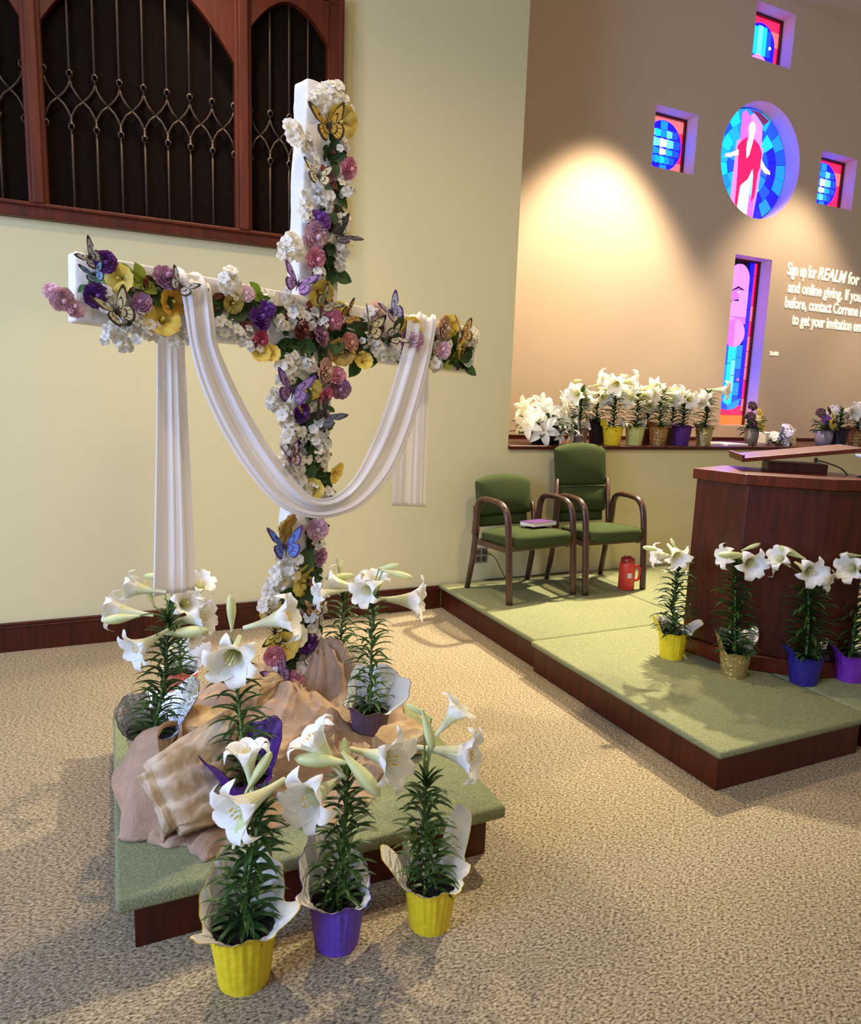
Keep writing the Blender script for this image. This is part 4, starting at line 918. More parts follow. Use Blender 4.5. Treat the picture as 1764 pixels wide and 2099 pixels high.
PLANTS = [
{'label': 'lily in yellow crinkled wrap on the carpet, leftmost of the three front pots', 'base': (0.276, 1.698, 0.0), 'tip': (0.322, 1.69, 0.489), 'spec': 'yellow', 'r': 0.088, 'h': 0.165, 'bl': [((0.231, 1.6, 0.54), (-0.874, -0.471, -0.116), 1.15), ((0.305, 1.8, 0.606), (-0.08, 0.113, 0.99), 0.9)], 'bu': [((0.286, 1.62, 0.558), (0.411, 0.161, 0.897), 1.0), ((0.356, 1.75, 0.598), (0.512, -0.087, 0.854), 1.0)], 'n': 95, 'L': 0.12, 'wings': [(80, 75, 0.13, 0.012), (205, 14, 0.03, 0.05), (335, 14, 0.035, 0.05)]},
{'label': 'lily in violet wrap on the carpet, between the two yellow pots in front', 'base': (0.543, 1.723, -0.0), 'tip': (0.567, 1.72, 0.511), 'spec': 'violet', 'r': 0.08, 'h': 0.15, 'bl': [((0.414, 1.62, 0.518), (-0.81, -0.586, 0.034), 1.2), ((0.466, 1.76, 0.634), (-0.566, 0.299, 0.768), 1.05), ((0.692, 1.66, 0.561), (0.508, -0.854, 0.117), 1.15)], 'bu': [((0.434, 1.74, 0.577), (-0.905, 0.424, 0.036), 1.15), ((0.566, 1.75, 0.602), (0.004, 0.171, 0.985), 0.75), ((0.617, 1.62, 0.505), (0.544, -0.47, -0.695), 1.2)], 'n': 85, 'L': 0.115, 'wings': [(100, 70, 0.12, 0.012), (200, 18, 0.03, 0.04)]},
{'label': 'lily in yellow wrap on the carpet, rightmost of the three front pots', 'base': (0.821, 1.687, 0.0), 'tip': (0.794, 1.69, 0.465), 'spec': 'yellow', 'r': 0.078, 'h': 0.14, 'bl': [((0.946, 1.68, 0.516), (0.711, -0.701, 0.052), 1.15), ((0.943, 1.78, 0.627), (0.612, -0.146, 0.777), 0.85)], 'bu': [((0.796, 1.66, 0.585), (0.201, -0.258, -0.945), 0.9), ((0.779, 1.8, 0.652), (-0.77, 0.437, 0.465), 0.7)], 'n': 75, 'L': 0.115, 'wings': [(25, 22, 0.15, 0.06), (160, 20, 0.08, 0.05), (100, 40, 0.06, 0.01), (345, 12, 0.02, 0.03)]},
{'label': 'lily in dark soil with silver foil, at the left edge of the green plinth', 'base': (0.101, 2.588, 0.19), 'tip': (0.168, 2.62, 0.729), 'spec': 'silver', 'r': 0.088, 'h': 0.13, 'bl': [((0.042, 2.5, 0.665), (-0.809, -0.526, -0.261), 1.0), ((-0.025, 2.6, 0.791), (-0.928, 0.352, 0.118), 1.0), ((0.037, 2.7, 0.839), (-0.954, 0.27, 0.131), 0.9), ((0.303, 2.6, 0.731), (0.82, -0.538, 0.195), 1.1)], 'bu': [((-0.04, 2.5, 0.784), (-0.906, 0.389, -0.17), 1.0), ((0.097, 2.7, 0.852), (-0.278, 0.289, 0.916), 0.8), ((0.287, 2.55, 0.695), (0.91, -0.402, 0.102), 1.3)], 'n': 100, 'L': 0.12, 'wings': [(90, 90, 0.09, 0.03), (20, 25, 0.06, 0.05)]},
{'label': 'lily half hidden behind the white cloth tail, back left of the plinth', 'base': (0.248, 3.143, 0.19), 'tip': (0.202, 2.98, 0.668), 'spec': 'red', 'r': 0.07, 'h': 0.13, 'bl': [((0.326, 2.98, 0.773), (0.214, -0.51, 0.833), 1.0), ((0.262, 2.9, 0.706), (0.32, -0.871, 0.372), 0.9), ((0.288, 2.9, 0.547), (0.523, -0.832, -0.187), 0.7)], 'bu': [((0.112, 3.0, 0.805), (-0.903, 0.426, 0.053), 0.9)], 'n': 45, 'L': 0.1, 'wings': [(70, 60, 0.1, 0.03), (0, 20, 0.05, 0.04)]},
{'label': 'lily in dark purple wrap, beside the striped rock on the plinth', 'base': (0.352, 2.139, 0.19), 'tip': (0.336, 2.25, 0.691), 'spec': 'purple', 'r': 0.08, 'h': 0.14, 'bl': [((0.312, 2.12, 0.722), (-0.308, -0.942, -0.134), 1.25), ((0.548, 2.3, 0.802), (0.848, -0.436, 0.3), 1.25)], 'bu': [((0.342, 2.3, 0.885), (0.004, 0.171, 0.985), 0.95)], 'n': 60, 'L': 0.135, 'wings': [(205, 34, 0.1, 0.05), (40, 45, 0.13, 0.04), (110, 30, 0.08, 0.02)]},
{'label': 'lily in grey purple foil, right of the cross base', 'base': (0.919, 2.513, 0.19), 'tip': (0.932, 2.55, 0.743), 'spec': 'plum', 'r': 0.082, 'h': 0.12, 'bl': [((0.855, 2.45, 0.817), (-0.792, -0.609, -0.048), 0.95), ((0.965, 2.6, 0.839), (0.04, -0.229, 0.973), 0.9), ((1.124, 2.5, 0.745), (0.841, -0.54, 0.02), 1.25)], 'bu': [((1.06, 2.6, 0.877), (0.902, -0.381, 0.204), 0.7), ((1.095, 2.55, 0.835), (0.874, -0.44, -0.207), 1.0)], 'n': 80, 'L': 0.12, 'wings': [(60, 70, 0.12, 0.04), (340, 20, 0.04, 0.06), (200, 30, 0.03, 0.02)]},
{'label': 'lily in grey purple foil behind another, at the back of the plinth', 'base': (0.925, 2.933, 0.19), 'tip': (0.92, 2.88, 0.673), 'spec': 'plum', 'r': 0.08, 'h': 0.11, 'bl': [((0.837, 2.85, 0.755), (-0.948, 0.273, 0.164), 1.05), ((0.775, 2.8, 0.723), (-0.994, -0.103, -0.024), 0.9)], 'bu': [((0.913, 2.9, 0.836), (0.067, 0.142, 0.988), 0.55), ((0.89, 2.9, 0.86), (-0.044, 0.192, 0.98), 0.4), ((0.943, 2.85, 0.779), (0.909, -0.399, 0.119), 1.0)], 'n': 75, 'L': 0.12, 'wings': [(60, 70, 0.08, 0.03), (340, 20, 0.03, 0.05)]},
{'label': 'lily in bright yellow wrap on the green stage, nearest the chairs', 'base': (2.794, 2.791, 0.19), 'tip': (2.823, 2.82, 0.7), 'spec': 'yellow', 'r': 0.078, 'h': 0.14, 'bl': [((2.648, 2.65, 0.79), (-0.258, -0.906, -0.336), 0.95), ((2.616, 2.8, 0.778), (-0.903, 0.426, 0.053), 0.95)], 'bu': [((2.545, 2.8, 0.824), (-0.89, 0.435, 0.139), 0.8), ((2.726, 2.8, 0.859), (-0.396, 0.333, 0.856), 0.6)], 'n': 80, 'L': 0.145, 'wings': [(165, 18, 0.07, 0.02), (345, 18, 0.05, 0.08), (90, 50, 0.05, 0.01)]},
{'label': 'lily in gold foil wrap on the green stage in front of the lectern', 'base': (2.91, 2.467, 0.19), 'tip': (2.888, 2.5, 0.757), 'spec': 'goldfoil', 'r': 0.078, 'h': 0.13, 'bl': [((2.783, 2.5, 0.827), (-0.974, 0.224, 0.034), 0.95), ((2.848, 2.36, 0.805), (-0.356, -0.923, -0.149), 1.15), ((3.137, 2.45, 0.751), (0.314, -0.857, -0.409), 0.85)], 'bu': [((2.71, 2.45, 0.85), (-0.91, 0.409, -0.067), 1.0), ((2.974, 2.45, 0.889), (0.867, -0.336, 0.368), 0.8)], 'n': 85, 'L': 0.15, 'wings': [(160, 25, 0.1, 0.02), (15, 30, 0.08, 0.06), (90, 50, 0.08, 0.02)]},
{'label': 'lily in dark blue wrap on the green stage in front of the lectern', 'base': (3.186, 2.272, 0.19), 'tip': (3.17, 2.3, 0.708), 'spec': 'navy', 'r': 0.082, 'h': 0.14, 'bl': [((3.042, 2.18, 0.795), (-0.368, -0.925, -0.098), 1.1), ((2.925, 2.3, 0.862), (-0.874, -0.07, 0.481), 0.9), ((3.265, 2.25, 0.713), (0.379, -0.916, -0.134), 0.85)], 'bu': [((2.945, 2.3, 0.904), (-0.809, 0.442, 0.387), 1.1)], 'n': 80, 'L': 0.15, 'wings': [(170, 20, 0.05, 0.03), (60, 60, 0.05, 0.05), (10, 20, 0.03, 0.04)]},
{'label': 'lily in bright purple wrap on the stage beside the dark blue pot', 'base': (3.455, 2.214, 0.19), 'tip': (3.503, 2.28, 0.712), 'spec': 'brightpurple', 'r': 0.08, 'h': 0.135, 'bl': [((3.307, 2.2, 0.797), (-0.999, -0.003, 0.037), 1.1), ((3.555, 2.3, 0.796), (-0.002, -0.572, 0.82), 1.1)], 'bu': [((3.347, 2.3, 0.843), (-0.908, 0.42, 0.002), 1.1)], 'n': 80, 'L': 0.145, 'wings': [(160, 30, 0.05, 0.03), (60, 30, 0.03, 0.03)]},
{'label': 'tall bare-stemmed lily in grey brown wrap on the ledge, beside the white bouquet', 'base': (3.549, 4.78, 1.235), 'tip': (3.549, 4.78, 1.665), 'spec': 'brown', 'r': 0.07, 'h': 0.12, 'bl': [], 'bu': [], 'rand': (2, 3), 'seed': 3, 'n': 50, 'L': 0.145, 'wings': [(90, 60, 0.08, 0.01), (0, 30, 0.07, 0)], 'bare': 0.3},
{'label': 'lily in nearly black wrap on the ledge, left of the yellow pot', 'base': (3.862, 4.95, 1.235), 'tip': (3.862, 4.95, 1.648), 'spec': 'black', 'r': 0.08, 'h': 0.17, 'bl': [], 'bu': [], 'rand': (3, 2), 'seed': 4, 'n': 50, 'L': 0.135, 'wings': [(180, 30, 0.04, 0.01), (90, 60, 0.05, 0.01)]},
{'label': 'lily in bright yellow wrap on the ledge above the tall green chair', 'base': (3.869, 4.75, 1.235), 'tip': (3.869, 4.75, 1.734), 'spec': 'yellow', 'r': 0.082, 'h': 0.14, 'bl': [], 'bu': [], 'rand': (4, 3), 'seed': 5, 'n': 90, 'L': 0.13, 'wings': [(180, 20, 0.07, 0.01), (0, 20, 0.06, 0.02), (90, 50, 0.04, 0.01)]},
{'label': 'lily in pale green wrap on the ledge, right of the yellow pot', 'base': (4.106, 4.75, 1.235), 'tip': (4.106, 4.75, 1.665), 'spec': 'palegreen', 'r': 0.08, 'h': 0.14, 'bl': [], 'bu': [], 'rand': (4, 2), 'seed': 6, 'n': 70, 'L': 0.135, 'wings': [(20, 30, 0.08, 0.03), (120, 50, 0.04, 0.01)]},
{'label': 'lily in dark red wrap on the ledge, behind the pale green pot', 'base': (4.435, 4.98, 1.235), 'tip': (4.435, 4.98, 1.631), 'spec': 'darkred', 'r': 0.08, 'h': 0.15, 'bl': [], 'bu': [], 'rand': (4, 2), 'seed': 7, 'n': 60, 'L': 0.135, 'wings': [(180, 30, 0.04, 0.01)]},
{'label': 'lily in copper gold foil on the ledge, middle of the row', 'base': (4.372, 4.75, 1.235), 'tip': (4.372, 4.75, 1.682), 'spec': 'copper', 'r': 0.082, 'h': 0.15, 'bl': [], 'bu': [], 'rand': (4, 2), 'seed': 8, 'n': 70, 'L': 0.135, 'wings': [(180, 30, 0.05, 0.02), (0, 30, 0.05, 0.02)]},
{'label': 'lily with many open blooms standing behind the copper gold foil pot', 'base': (4.725, 4.98, 1.235), 'tip': (4.725, 4.98, 1.648), 'spec': 'brown', 'r': 0.08, 'h': 0.14, 'bl': [], 'bu': [], 'rand': (5, 2), 'seed': 9, 'n': 60, 'L': 0.135, 'wings': [(90, 60, 0.04, 0.01)]},
{'label': 'lily in deep purple wrap on the ledge, right of the copper pot', 'base': (4.632, 4.75, 1.235), 'tip': (4.632, 4.75, 1.631), 'spec': 'purple', 'r': 0.085, 'h': 0.155, 'bl': [], 'bu': [], 'rand': (4, 1), 'seed': 10, 'n': 55, 'L': 0.135, 'wings': [(90, 60, 0.03, 0.01)]},
{'label': 'lily in gold foil on the ledge, closest to the tall slit window', 'base': (4.906, 4.75, 1.235), 'tip': (4.906, 4.75, 1.682), 'spec': 'goldfoil', 'r': 0.075, 'h': 0.15, 'bl': [], 'bu': [], 'rand': (3, 1), 'seed': 11, 'n': 60, 'L': 0.145, 'wings': [(180, 30, 0.03, 0.01), (90, 60, 0.04, 0.01)]},
{'label': 'lily in nearly black purple wrap on the ledge above the lectern', 'base': (6.822, 4.8, 1.235), 'tip': (6.822, 4.8, 1.579), 'spec': 'black', 'r': 0.085, 'h': 0.16, 'bl': [], 'bu': [], 'rand': (3, 1), 'seed': 12, 'n': 50, 'L': 0.135, 'wings': [(90, 60, 0.04, 0.01)]},
{'label': 'lily in copper foil on the ledge at the right edge of view', 'base': (7.164, 4.85, 1.235), 'tip': (7.164, 4.85, 1.613), 'spec': 'copper', 'r': 0.09, 'h': 0.15, 'bl': [], 'bu': [], 'rand': (5, 2), 'seed': 13, 'n': 80, 'L': 0.135, 'wings': [(180, 30, 0.04, 0.01)]},
]

for i, P_ in enumerate(PLANTS): lily(P_, i)

# ------------------------------------------------------------------ cross
U = Vector((math.sin(R(74.5)), math.cos(R(74.5)), 0)); NF = Vector((U.y, -U.x, 0))   # along the arm, out of the front face
CB = Vector((.691, 2.881, 0))
TILT = R(2.6)
t = thing('cross', (.80, 2.94, ZP), 'tall cloth covered white cross decorated with silk flowers, on the plinth', 'cross')
def cross_box(nm, cu, cz, w_, h_, dp=.095, seed=0):
    """puffy fabric covered beam; cu, cz centre in the plane of the front face"""
    b = MB(); nu, nz, ny = max(3, int(w_/.03)), max(3, int(h_/.03)), 4
    def P_(u, y, z):
        # y 0 front .. 1 back
        e = .5-max(abs(u-.5), 0); f = .5-abs(z-.5); g = .5-abs(y-.5)
        du = cu+(u-.5)*w_; dz = cz+(z-.5)*h_; off = -y*dp
        q = Vector((du*3, dz*3, off*3+seed))
        wv = noise.noise(q*2.2)*.006+noise.noise(q*7)*.0025
        s1 = (1 if u > .99 else -1 if u < .01 else 0)*wv; s2 = (1 if z > .99 else -1 if z < .01 else 0)*wv; s3 = (1 if y < .01 else -1 if y > .99 else 0)*wv
        a = du+s1; c = dz+s2
        # rotate by the lean about the middle of the crossing
        a2 = .107+(a-.107)*math.cos(TILT)+(c-1.85)*math.sin(TILT); c2 = 1.85-(a-.107)*math.sin(TILT)+(c-1.85)*math.cos(TILT)
        return CB+U*a2+NF*(off+s3)+Vector((0, 0, c2))
    b.grid(lambda u, z: P_(u, 0, z), nu, nz); b.grid(lambda u, z: P_(1-u, 1, z), nu, nz)
    b.grid(lambda y, z: P_(0, 1-y, z), ny, nz); b.grid(lambda y, z: P_(1, y, z), ny, nz)
    b.grid(lambda u, y: P_(u, y, 1), nu, ny); b.grid(lambda u, y: P_(1-u, y, 0), nu, ny)
    o = b.build(nm, 'cream_cloth', t, weld=.0004, fix=True)
    m_ = o.modifiers.new('bevel', 'BEVEL'); m_.width = .008; m_.segments = 2; m_.limit_method = 'ANGLE'; m_.angle_limit = R(60)
cross_box('post', .107, (ZP+2.78)/2, .185, 2.78-ZP, seed=1)
cross_box('crossbeam', .107, 1.845, 1.84, .225, dp=.085, seed=5)
# draped cloth
A_ = catmull([Vector(a) for a, b_ in DRAPE], 6); B_ = catmull([Vector(b_) for a, b_ in DRAPE], 6)
b = MB(); NS = len(A_)-1; NTT = 36
def dfn(u, v):
    k = int(round(u*NS)); p = A_[k].lerp(B_[k], v)
    wd = (B_[k]-A_[k]).length
    ph = k*.011
    g = .0085*math.sin(2*PI*1.7*v+1.2+ph*2)+.0042*math.sin(2*PI*4.1*v+ph*3+2)+.0014*math.sin(2*PI*9*v+ph)
    # flat hem rolls inward at both edges
    ed = min(v, 1-v)
    t_ = (A_[min(k+1, NS)]-A_[max(k-1, 0)]).normalized(); acr = (B_[k]-A_[k]).normalized(); nn = acr.cross(t_).normalized()
    if nn.length < .5: nn = NF
    return p+nn*(g if ed > .01 else g*.6)
b.grid(dfn, NS, NTT)
o = b.build('draped_cloth', 'sheer_cloth'); sm = o.modifiers.new('solid', 'SOLIDIFY'); sm.thickness = .0015
tag(o, 'long white cloth draped over both arms of the cross, ends hanging behind', 'cloth')

# ------------------------------------------------------------------ silk flowers and butterflies on the cross
FC = {'white': (.93, .90, .82), 'pink': (.86, .38, .50), 'pale pink': (.88, .58, .68), 'hot pink': (.90, .25, .42), 'red pink': (.72, .13, .22), 'coral pink': (.88, .33, .40), 'orange pink': (.78, .38, .28), 'mauve': (.52, .26, .40), 'purple': (.18, .05, .30),
      'peach': (.88, .62, .46), 'red brown': (.26, .06, .04), 'white pink': (.90, .66, .66), 'gold': (.62, .40, .05), 'yellow': (.90, .68, .12), 'orange yellow': (.88, .46, .04), 'golden brown': (.55, .34, .08), 'pale yellow': (.90, .80, .42), 'brown yellow': (.48, .36, .08),
      'dark green': (.035, .09, .015), 'bright green': (.22, .38, .03), 'mint green': (.20, .48, .24), 'lime green': (.38, .48, .06)}
for k, c in FC.items(): mat('silk_'+k.replace(' ', '_'), c, .6, noise_s=25, noise_a=.22, trans=.2)
mat('flower_eye', (.55, .42, .06), .7); mat('wire_stem', (.09, .10, .03), .7)
def blossom(b, c, d, s, rg, mi=0, me=1, n=5):
    M = frame_z(c, d, rg.uniform(0, 6), s)
    for k in range(n):
        a0 = 2*PI*k/n
        def fn(u, v, a0=a0):
            t_ = 2*v-1; r = .08+.92*u; w_ = .50*math.sin(PI*min(1, .10+.78*u))**.7
            return M @ Vector((r*math.cos(a0)-t_*w_*math.sin(a0), r*math.sin(a0)+t_*w_*math.cos(a0), .30*u-.28*u*u*u+.10*t_*t_))
        b.grid(fn, 4, 3, mi)
    b.blob(M @ Vector((0, 0, .12)), (.10*s, .10*s, .12*s), 6, me)
def cluster(col, pos, size, rg):
    b = MB(); c = Vector(pos); n_ = max(3, min(8, int(size/.013)))
    for k in range(n_):
        a = 2*PI*k/n_+rg.random(); rr_ = size*.34*(.25 if k == 0 else rg.uniform(.7, 1.15))
        q = c+U*rr_*math.cos(a)+Vector((0, 0, rr_*math.sin(a)))+NF*rg.uniform(-.004, .022)
        d = NF+U*(.9*math.cos(a)*rg.random()+rg.uniform(-.3, .3))+Vector((0, 0, .9*math.sin(a)*rg.random()+.15))
        blossom(b, q, d, size*rg.uniform(.20, .27), rg)
        b.tube([q-d.normalized()*.002, (q+c)/2-NF*.02, c-NF*.03], .0012, 4, 2, cap=False)
    return b.build('blossom_cluster', ['silk_white', 'flower_eye', 'wire_stem'])
def garland():
    t = thing('shade_garland', CB+U*.11+NF*.01+Vector((0, 0, 1.85)), 'dark leafy garland added as shade under the blossoms along post and crossbeam', 'garland')  # leaves added to darken the gaps, in place of shade between blossoms
    rg = random.Random(77); b = MB(); bs = MB()
    runs = [([(.075, .50), (.09, .9), (.115, 1.3), (.12, 1.85), (.15, 2.2), (.17, 2.55)], 210), ([(-.62, 1.90), (-.3, 1.87), (.1, 1.84), (.5, 1.80), (.93, 1.78)], 190)]
    for pts, n_ in runs:
        c = catmull([CB+U*u+NF*.006+Vector((0, 0, z)) for u, z in pts], 10); bs.tube(c, .004, 6)
        for k in range(n_):
            p = c[min(len(c)-1, int(rg.random()*len(c)))]+U*rg.uniform(-.045, .045)+Vector((0, 0, rg.uniform(-.045, .045)))
            a = rg.uniform(0, 6.28); d = (U*math.cos(a)+Vector((0, 0, math.sin(a)))+NF*rg.uniform(.05, .6)).normalized(); s_ = d.cross(NF).normalized(); L = rg.uniform(.028, .055); w_ = L*.30; mi = rg.choice((0, 0, 1))
            b.grid(lambda u, v: p+d*L*u+s_*(2*v-1)*w_*math.sin(PI*min(1, .05+.95*u))**.8+NF*(.1*L*(2*v-1)**2), 4, 2, mi)
    bs.build('vine', 'wire_stem', t); tag(b.build('foliage', ['silk_dark_green', 'silk_red_brown'], t), kind='stuff')
garland()
def ruffled(t, col, pos, size, rg):
    b = MB(); d = NF+U*rg.uniform(-.6, .6)+Vector((0, 0, rg.uniform(-.5, .5))); M = frame_z(pos, d, rg.random()*6, size*.5)
    for lay in range(4):
        n_ = 6-lay//2; rad = 1.0-.21*lay
        for k in range(n_):
            a0 = 2*PI*(k+.5*lay)/n_
            def fn(u, v, a0=a0, rad=rad, lay=lay):
                t_ = 2*v-1; r = rad*(.1+.9*u); w_ = .62*rad*math.sin(PI*min(1, .15+.62*u))
                return M @ Vector((r*math.cos(a0)-t_*w_*math.sin(a0), r*math.sin(a0)+t_*w_*math.cos(a0),    .10*lay+(.18+.20*lay)*u*u*rad+.10*u*math.sin(9*v+a0*3)))
            b.grid(fn, 4, 5)
    b.build('petals', 'silk_'+col.replace(' ', '_'), t)
    b = MB(); b.blob(M @ Vector((0, 0, .55)), (.12*size, .12*size, .12*size), 8); b.build('centre', 'silk_'+col.replace(' ', '_'), t)
    p = Vector(pos); b = MB(); b.tube([p, p-NF*.035], .002, 5); b.build('wire', 'wire_stem', t)
def trumpet(t, col, pos, size, rg):
    b = MB(); d = NF+U*rg.uniform(-.7, .7)+Vector((0, 0, rg.uniform(-.5, .4))); M = frame_z(pos, d, rg.random()*6, size*.5)
    for k in range(5):
        a0 = 2*PI*k/5
        def fn(u, v, a0=a0):
            t_ = 2*v-1; r = .1+.95*u; w_ = .68*math.sin(PI*min(1, .10+.72*u))**.8
            return M @ Vector((r*math.cos(a0)-t_*w_*math.sin(a0), r*math.sin(a0)+t_*w_*math.cos(a0), -.55+.75*u**.6-.15*u*u*u+.07*u*math.sin(8*v+a0)))
        b.grid(fn, 6, 5)
    b.build('petals', 'silk_'+col.replace(' ', '_'), t)
    b = MB(); b.tube([M @ Vector((0, 0, -.5)), M @ Vector((0, 0, .15))], [.05*size, .06*size], 8); b.build('centre', 'flower_eye', t)
    p = Vector(pos); b = MB(); b.tube([p-d.normalized()*size*.2, p-NF*.045], .002, 5); b.build('wire', 'wire_stem', t)
def leaves(col, pos, size, rg):
    b = MB(); c = Vector(pos)-NF*.008
    for k in range(rg.choice((2, 3, 3))):
        a = rg.uniform(0, 6.28); d = (U*math.cos(a)+Vector((0, 0, math.sin(a)))+NF*rg.uniform(.1, .7)).normalized(); s_ = d.cross(NF+U*rg.uniform(-.4, .4)).normalized(); nn = s_.cross(d)
        L = size*rg.uniform(.55, .85); w_ = L*.34
        def fn(u, v): return c+d*L*u+s_*(2*v-1)*w_*math.sin(PI*min(1, .05+.95*u))**.8*(1 if u < .99 else .1)+nn*(.12*L*(2*v-1)**2-.2*L*u*u)
        b.grid(fn, 7, 4)
    b.tube([c, c-NF*.02], .0015, 4)
    return b.build('silk_leaves', 'silk_'+col.replace(' ', '_'))
BW = {'gold': ('dark', (.70, .45, .06)), 'cream': ('dark', (.80, .76, .50)), 'black': ('dark', (.12, .10, .10)), 'purple': ('violet', (.48, .30, .60)), 'grey and white': ('dark', (.62, .60, .62)), 'blue': ('dark', (.30, .50, .78)), 'black and white': ('dark', (.72, .72, .74)), 'dark cream': ('dark', (.42, .36, .20)),
      'orange and black': ('dark', (.66, .34, .06)), 'purple and grey': ('violet', (.52, .50, .58)), 'orange': ('dark', (.74, .42, .10)), 'cream and black': ('dark', (.70, .66, .45)), 'dark purple': ('violet', (.34, .20, .32)), 'pink': ('violet', (.72, .48, .48)), 'blue and purple': ('violet', (.12, .26, .72)), 'yellow and black': ('dark', (.66, .62, .16)), 'brown': ('dark', (.24, .18, .12))}
mat('wing_dark', (.035, .018, .014), .6); mat('wing_violet', (.085, .020, .13), .6); mat('butterfly_body', (.03, .02, .015), .8)
for k, (e, c) in BW.items(): mat('wing_'+k.replace(' ', '_'), c, .6, trans=.2)
FWG = [(0, .05), (.20, .34), (.55, .72), (.86, .92), (1.0, .94), (.98, .74), (.86, .50), (.74, .28), (.50, .12), (0, -.04)]
HWG = [(0, .02), (.40, .10), (.68, .02), (.74, -.20), (.62, -.48), (.42, -.66), (.24, -.62), (.10, -.36), (0, -.08)]
def inside_cells(poly, rg, fore):
    cells = []
    c0 = Vector((.02, .02 if fore else -.04))
    pts = [Vector(p) for p in poly]; n_ = len(pts)
    rim = []
    for i in range(1, n_-1): rim.append(pts[i])
    for i in range(len(rim)-1):
        a, b_ = rim[i], rim[i+1]
        if (a-b_).length < .07: continue
        p1, p2 = c0+(a-c0)*.50, c0+(b_-c0)*.50; q1, q2 = c0+(a-c0)*.86, c0+(b_-c0)*.86
        m_ = (p1+p2+q1+q2)/4
        cells.append([m_+(p-m_)*.84 for p in (p1, q1, q2, p2)])
        g1, g2 = c0+(a-c0)*.16, c0+(b_-c0)*.16; m_ = (g1+g2+p1*.94+p2*.94)/4
        cells.append([m_+(p-m_)*.80 for p in (g1, p1*.94, p2*.94, g2)])
    return cells
def butterfly(t, col, pos, size, roll, rg, i):
    d = NF+U*rg.uniform(-.45, .45)+Vector((0, 0, rg.uniform(-.1, .45))); z = d.normalized(); y = (Vector((0, 0, 1))-z*z.z).normalized(); x = y.cross(z)
    M = Matrix((x, y, z)).transposed().to_4x4(); M.translation = Vector(pos); M = M @ Matrix.Rotation(R(roll), 4, 'Z') @ Matrix.Scale(size*.5, 4)
    edge, _ = BW[col]; dih = rg.uniform(.18, .55)
    for s in (-1, 1):
        for poly, nm, h in ((FWG, 'forewing', .02), (HWG, 'hindwing', 0)):
            b = MB()
            def T(p, off): return M @ Vector((s*(p[0]*math.cos(dih)+.03), p[1], h+p[0]*math.sin(dih)+off+.06*math.sin(3*p[0])))
            n_ = len(poly); b.add([T(p, .008) for p in poly]+[T(p, -.008) for p in poly], [tuple(range(n_)), tuple(reversed(range(n_, 2*n_)))]+[(k, (k+1) % n_, n_+(k+1) % n_, n_+k) for k in range(n_)], 0)
            for cl in inside_cells(poly, rg, nm == 'forewing'):
                b.add([T(p, .024) for p in cl], [(0, 1, 2, 3)], 1); b.add([T(p, -.024) for p in cl], [(3, 2, 1, 0)], 1)
            b.build(nm, ['wing_'+edge, 'wing_'+col.replace(' ', '_')], t, smooth=False)
    b = MB(); b.tube([M @ Vector(p) for p in ((0, .22, .03), (0, .12, .05), (0, 0, .05), (0, -.2, .04), (0, -.48, .02))], [k*size*.5 for k in (.03, .05, .06, .04, .012)], 8)
    for s in (-1, 1): b.tube([M @ Vector(p) for p in ((0, .2, .04), (s*.08, .38, .10), (s*.16, .50, .10))], .012*size*.5, 4)
    b.tube([M @ Vector((0, 0, .04)), Vector(pos)-NF*.07], .0012, 4)
    b.build('body', 'butterfly_body', t)
GN = {'cluster': 'white blossom clusters on the cross', 'ruffled': 'ruffled silk flowers on the cross', 'trumpet': 'yellow silk flowers on the cross', 'leaves': 'silk leaves on the cross', 'butterfly': 'feather butterflies on the cross'}
for i, (kind, col, pos, size, roll, label) in enumerate(FLOWERS):
    rg = random.Random(500+i)
    if kind == 'cluster': tag(cluster(col, pos, size, rg), label, 'silk flower', GN[kind])
    elif kind == 'leaves': tag(leaves(col, pos, size*1.15, rg), label, 'silk leaves', GN[kind])
    else:
        t = thing({'ruffled': 'ruffled_flower', 'trumpet': 'trumpet_flower', 'butterfly': 'butterfly'}[kind], pos, label, 'butterfly' if kind == 'butterfly' else 'silk flower', GN[kind])
        if kind == 'ruffled': ruffled(t, col, pos, size*.98, rg)
        elif kind == 'trumpet': trumpet(t, col, pos, size*1.1, rg)
        else: butterfly(t, col, pos, size*.88, roll, rg, i)

# ------------------------------------------------------------------ burlap and rocks round the foot of the cross
def sstep(a, b_, x): x = max(0, min(1, (x-a)/(b_-a))); return x*x*(3-2*x)
MOUNDS = [(.62, 2.66, .22, .15, .14), (.86, 2.83, .13, .10, .24), (.70, 3.0, .16, .12, .18), (.98, 2.72, .16, .14, .10), (.50, 2.95, .20, .18, .13), (.66, 2.40, .22, .13, .07), (.28, 2.95, .15, .12, .06), (.52, 2.34, .14, .10, .04)]
def cloth_z(x, y):
    z = 0
    for mx, my, sx, sy, h in MOUNDS: z = max(z, h*math.exp(-((x-mx)/sx)**2-((y-my)/sy)**2))+.15*min(z, h*math.exp(-((x-mx)/sx)**2-((y-my)/sy)**2))
    q = Vector((x*5, y*5, 3))
    an = math.atan2(y-2.85, x-.80); rd = math.hypot(y-2.85, x-.80)
    wr = (1-abs(noise.noise(q*1.3))*2.2)**2*.035+(1-abs(noise.noise(q*3.1+Vector((9, 1, 2))))*2)**2*.016
    fold = abs(math.sin(an*4.5+1.5*noise.noise(q)))*.05*max(0, 1-rd/.5)
    return ZP+.003+z+(wr+fold)*(.25+.9*min(z, .15)/.15)
OUT = [(.06, 2.14), (.16, 2.01), (.28, 1.96), (.46, 2.02), (.60, 1.985), (.74, 2.06), (.86, 2.20), (1.05, 2.36), (1.13, 2.60), (1.16, 2.86), (1.12, 3.05), (.8, 3.09), (.4, 3.08), (.14, 3.02), (.03, 2.72), (.02, 2.4)]
oc = (.58, 2.52)
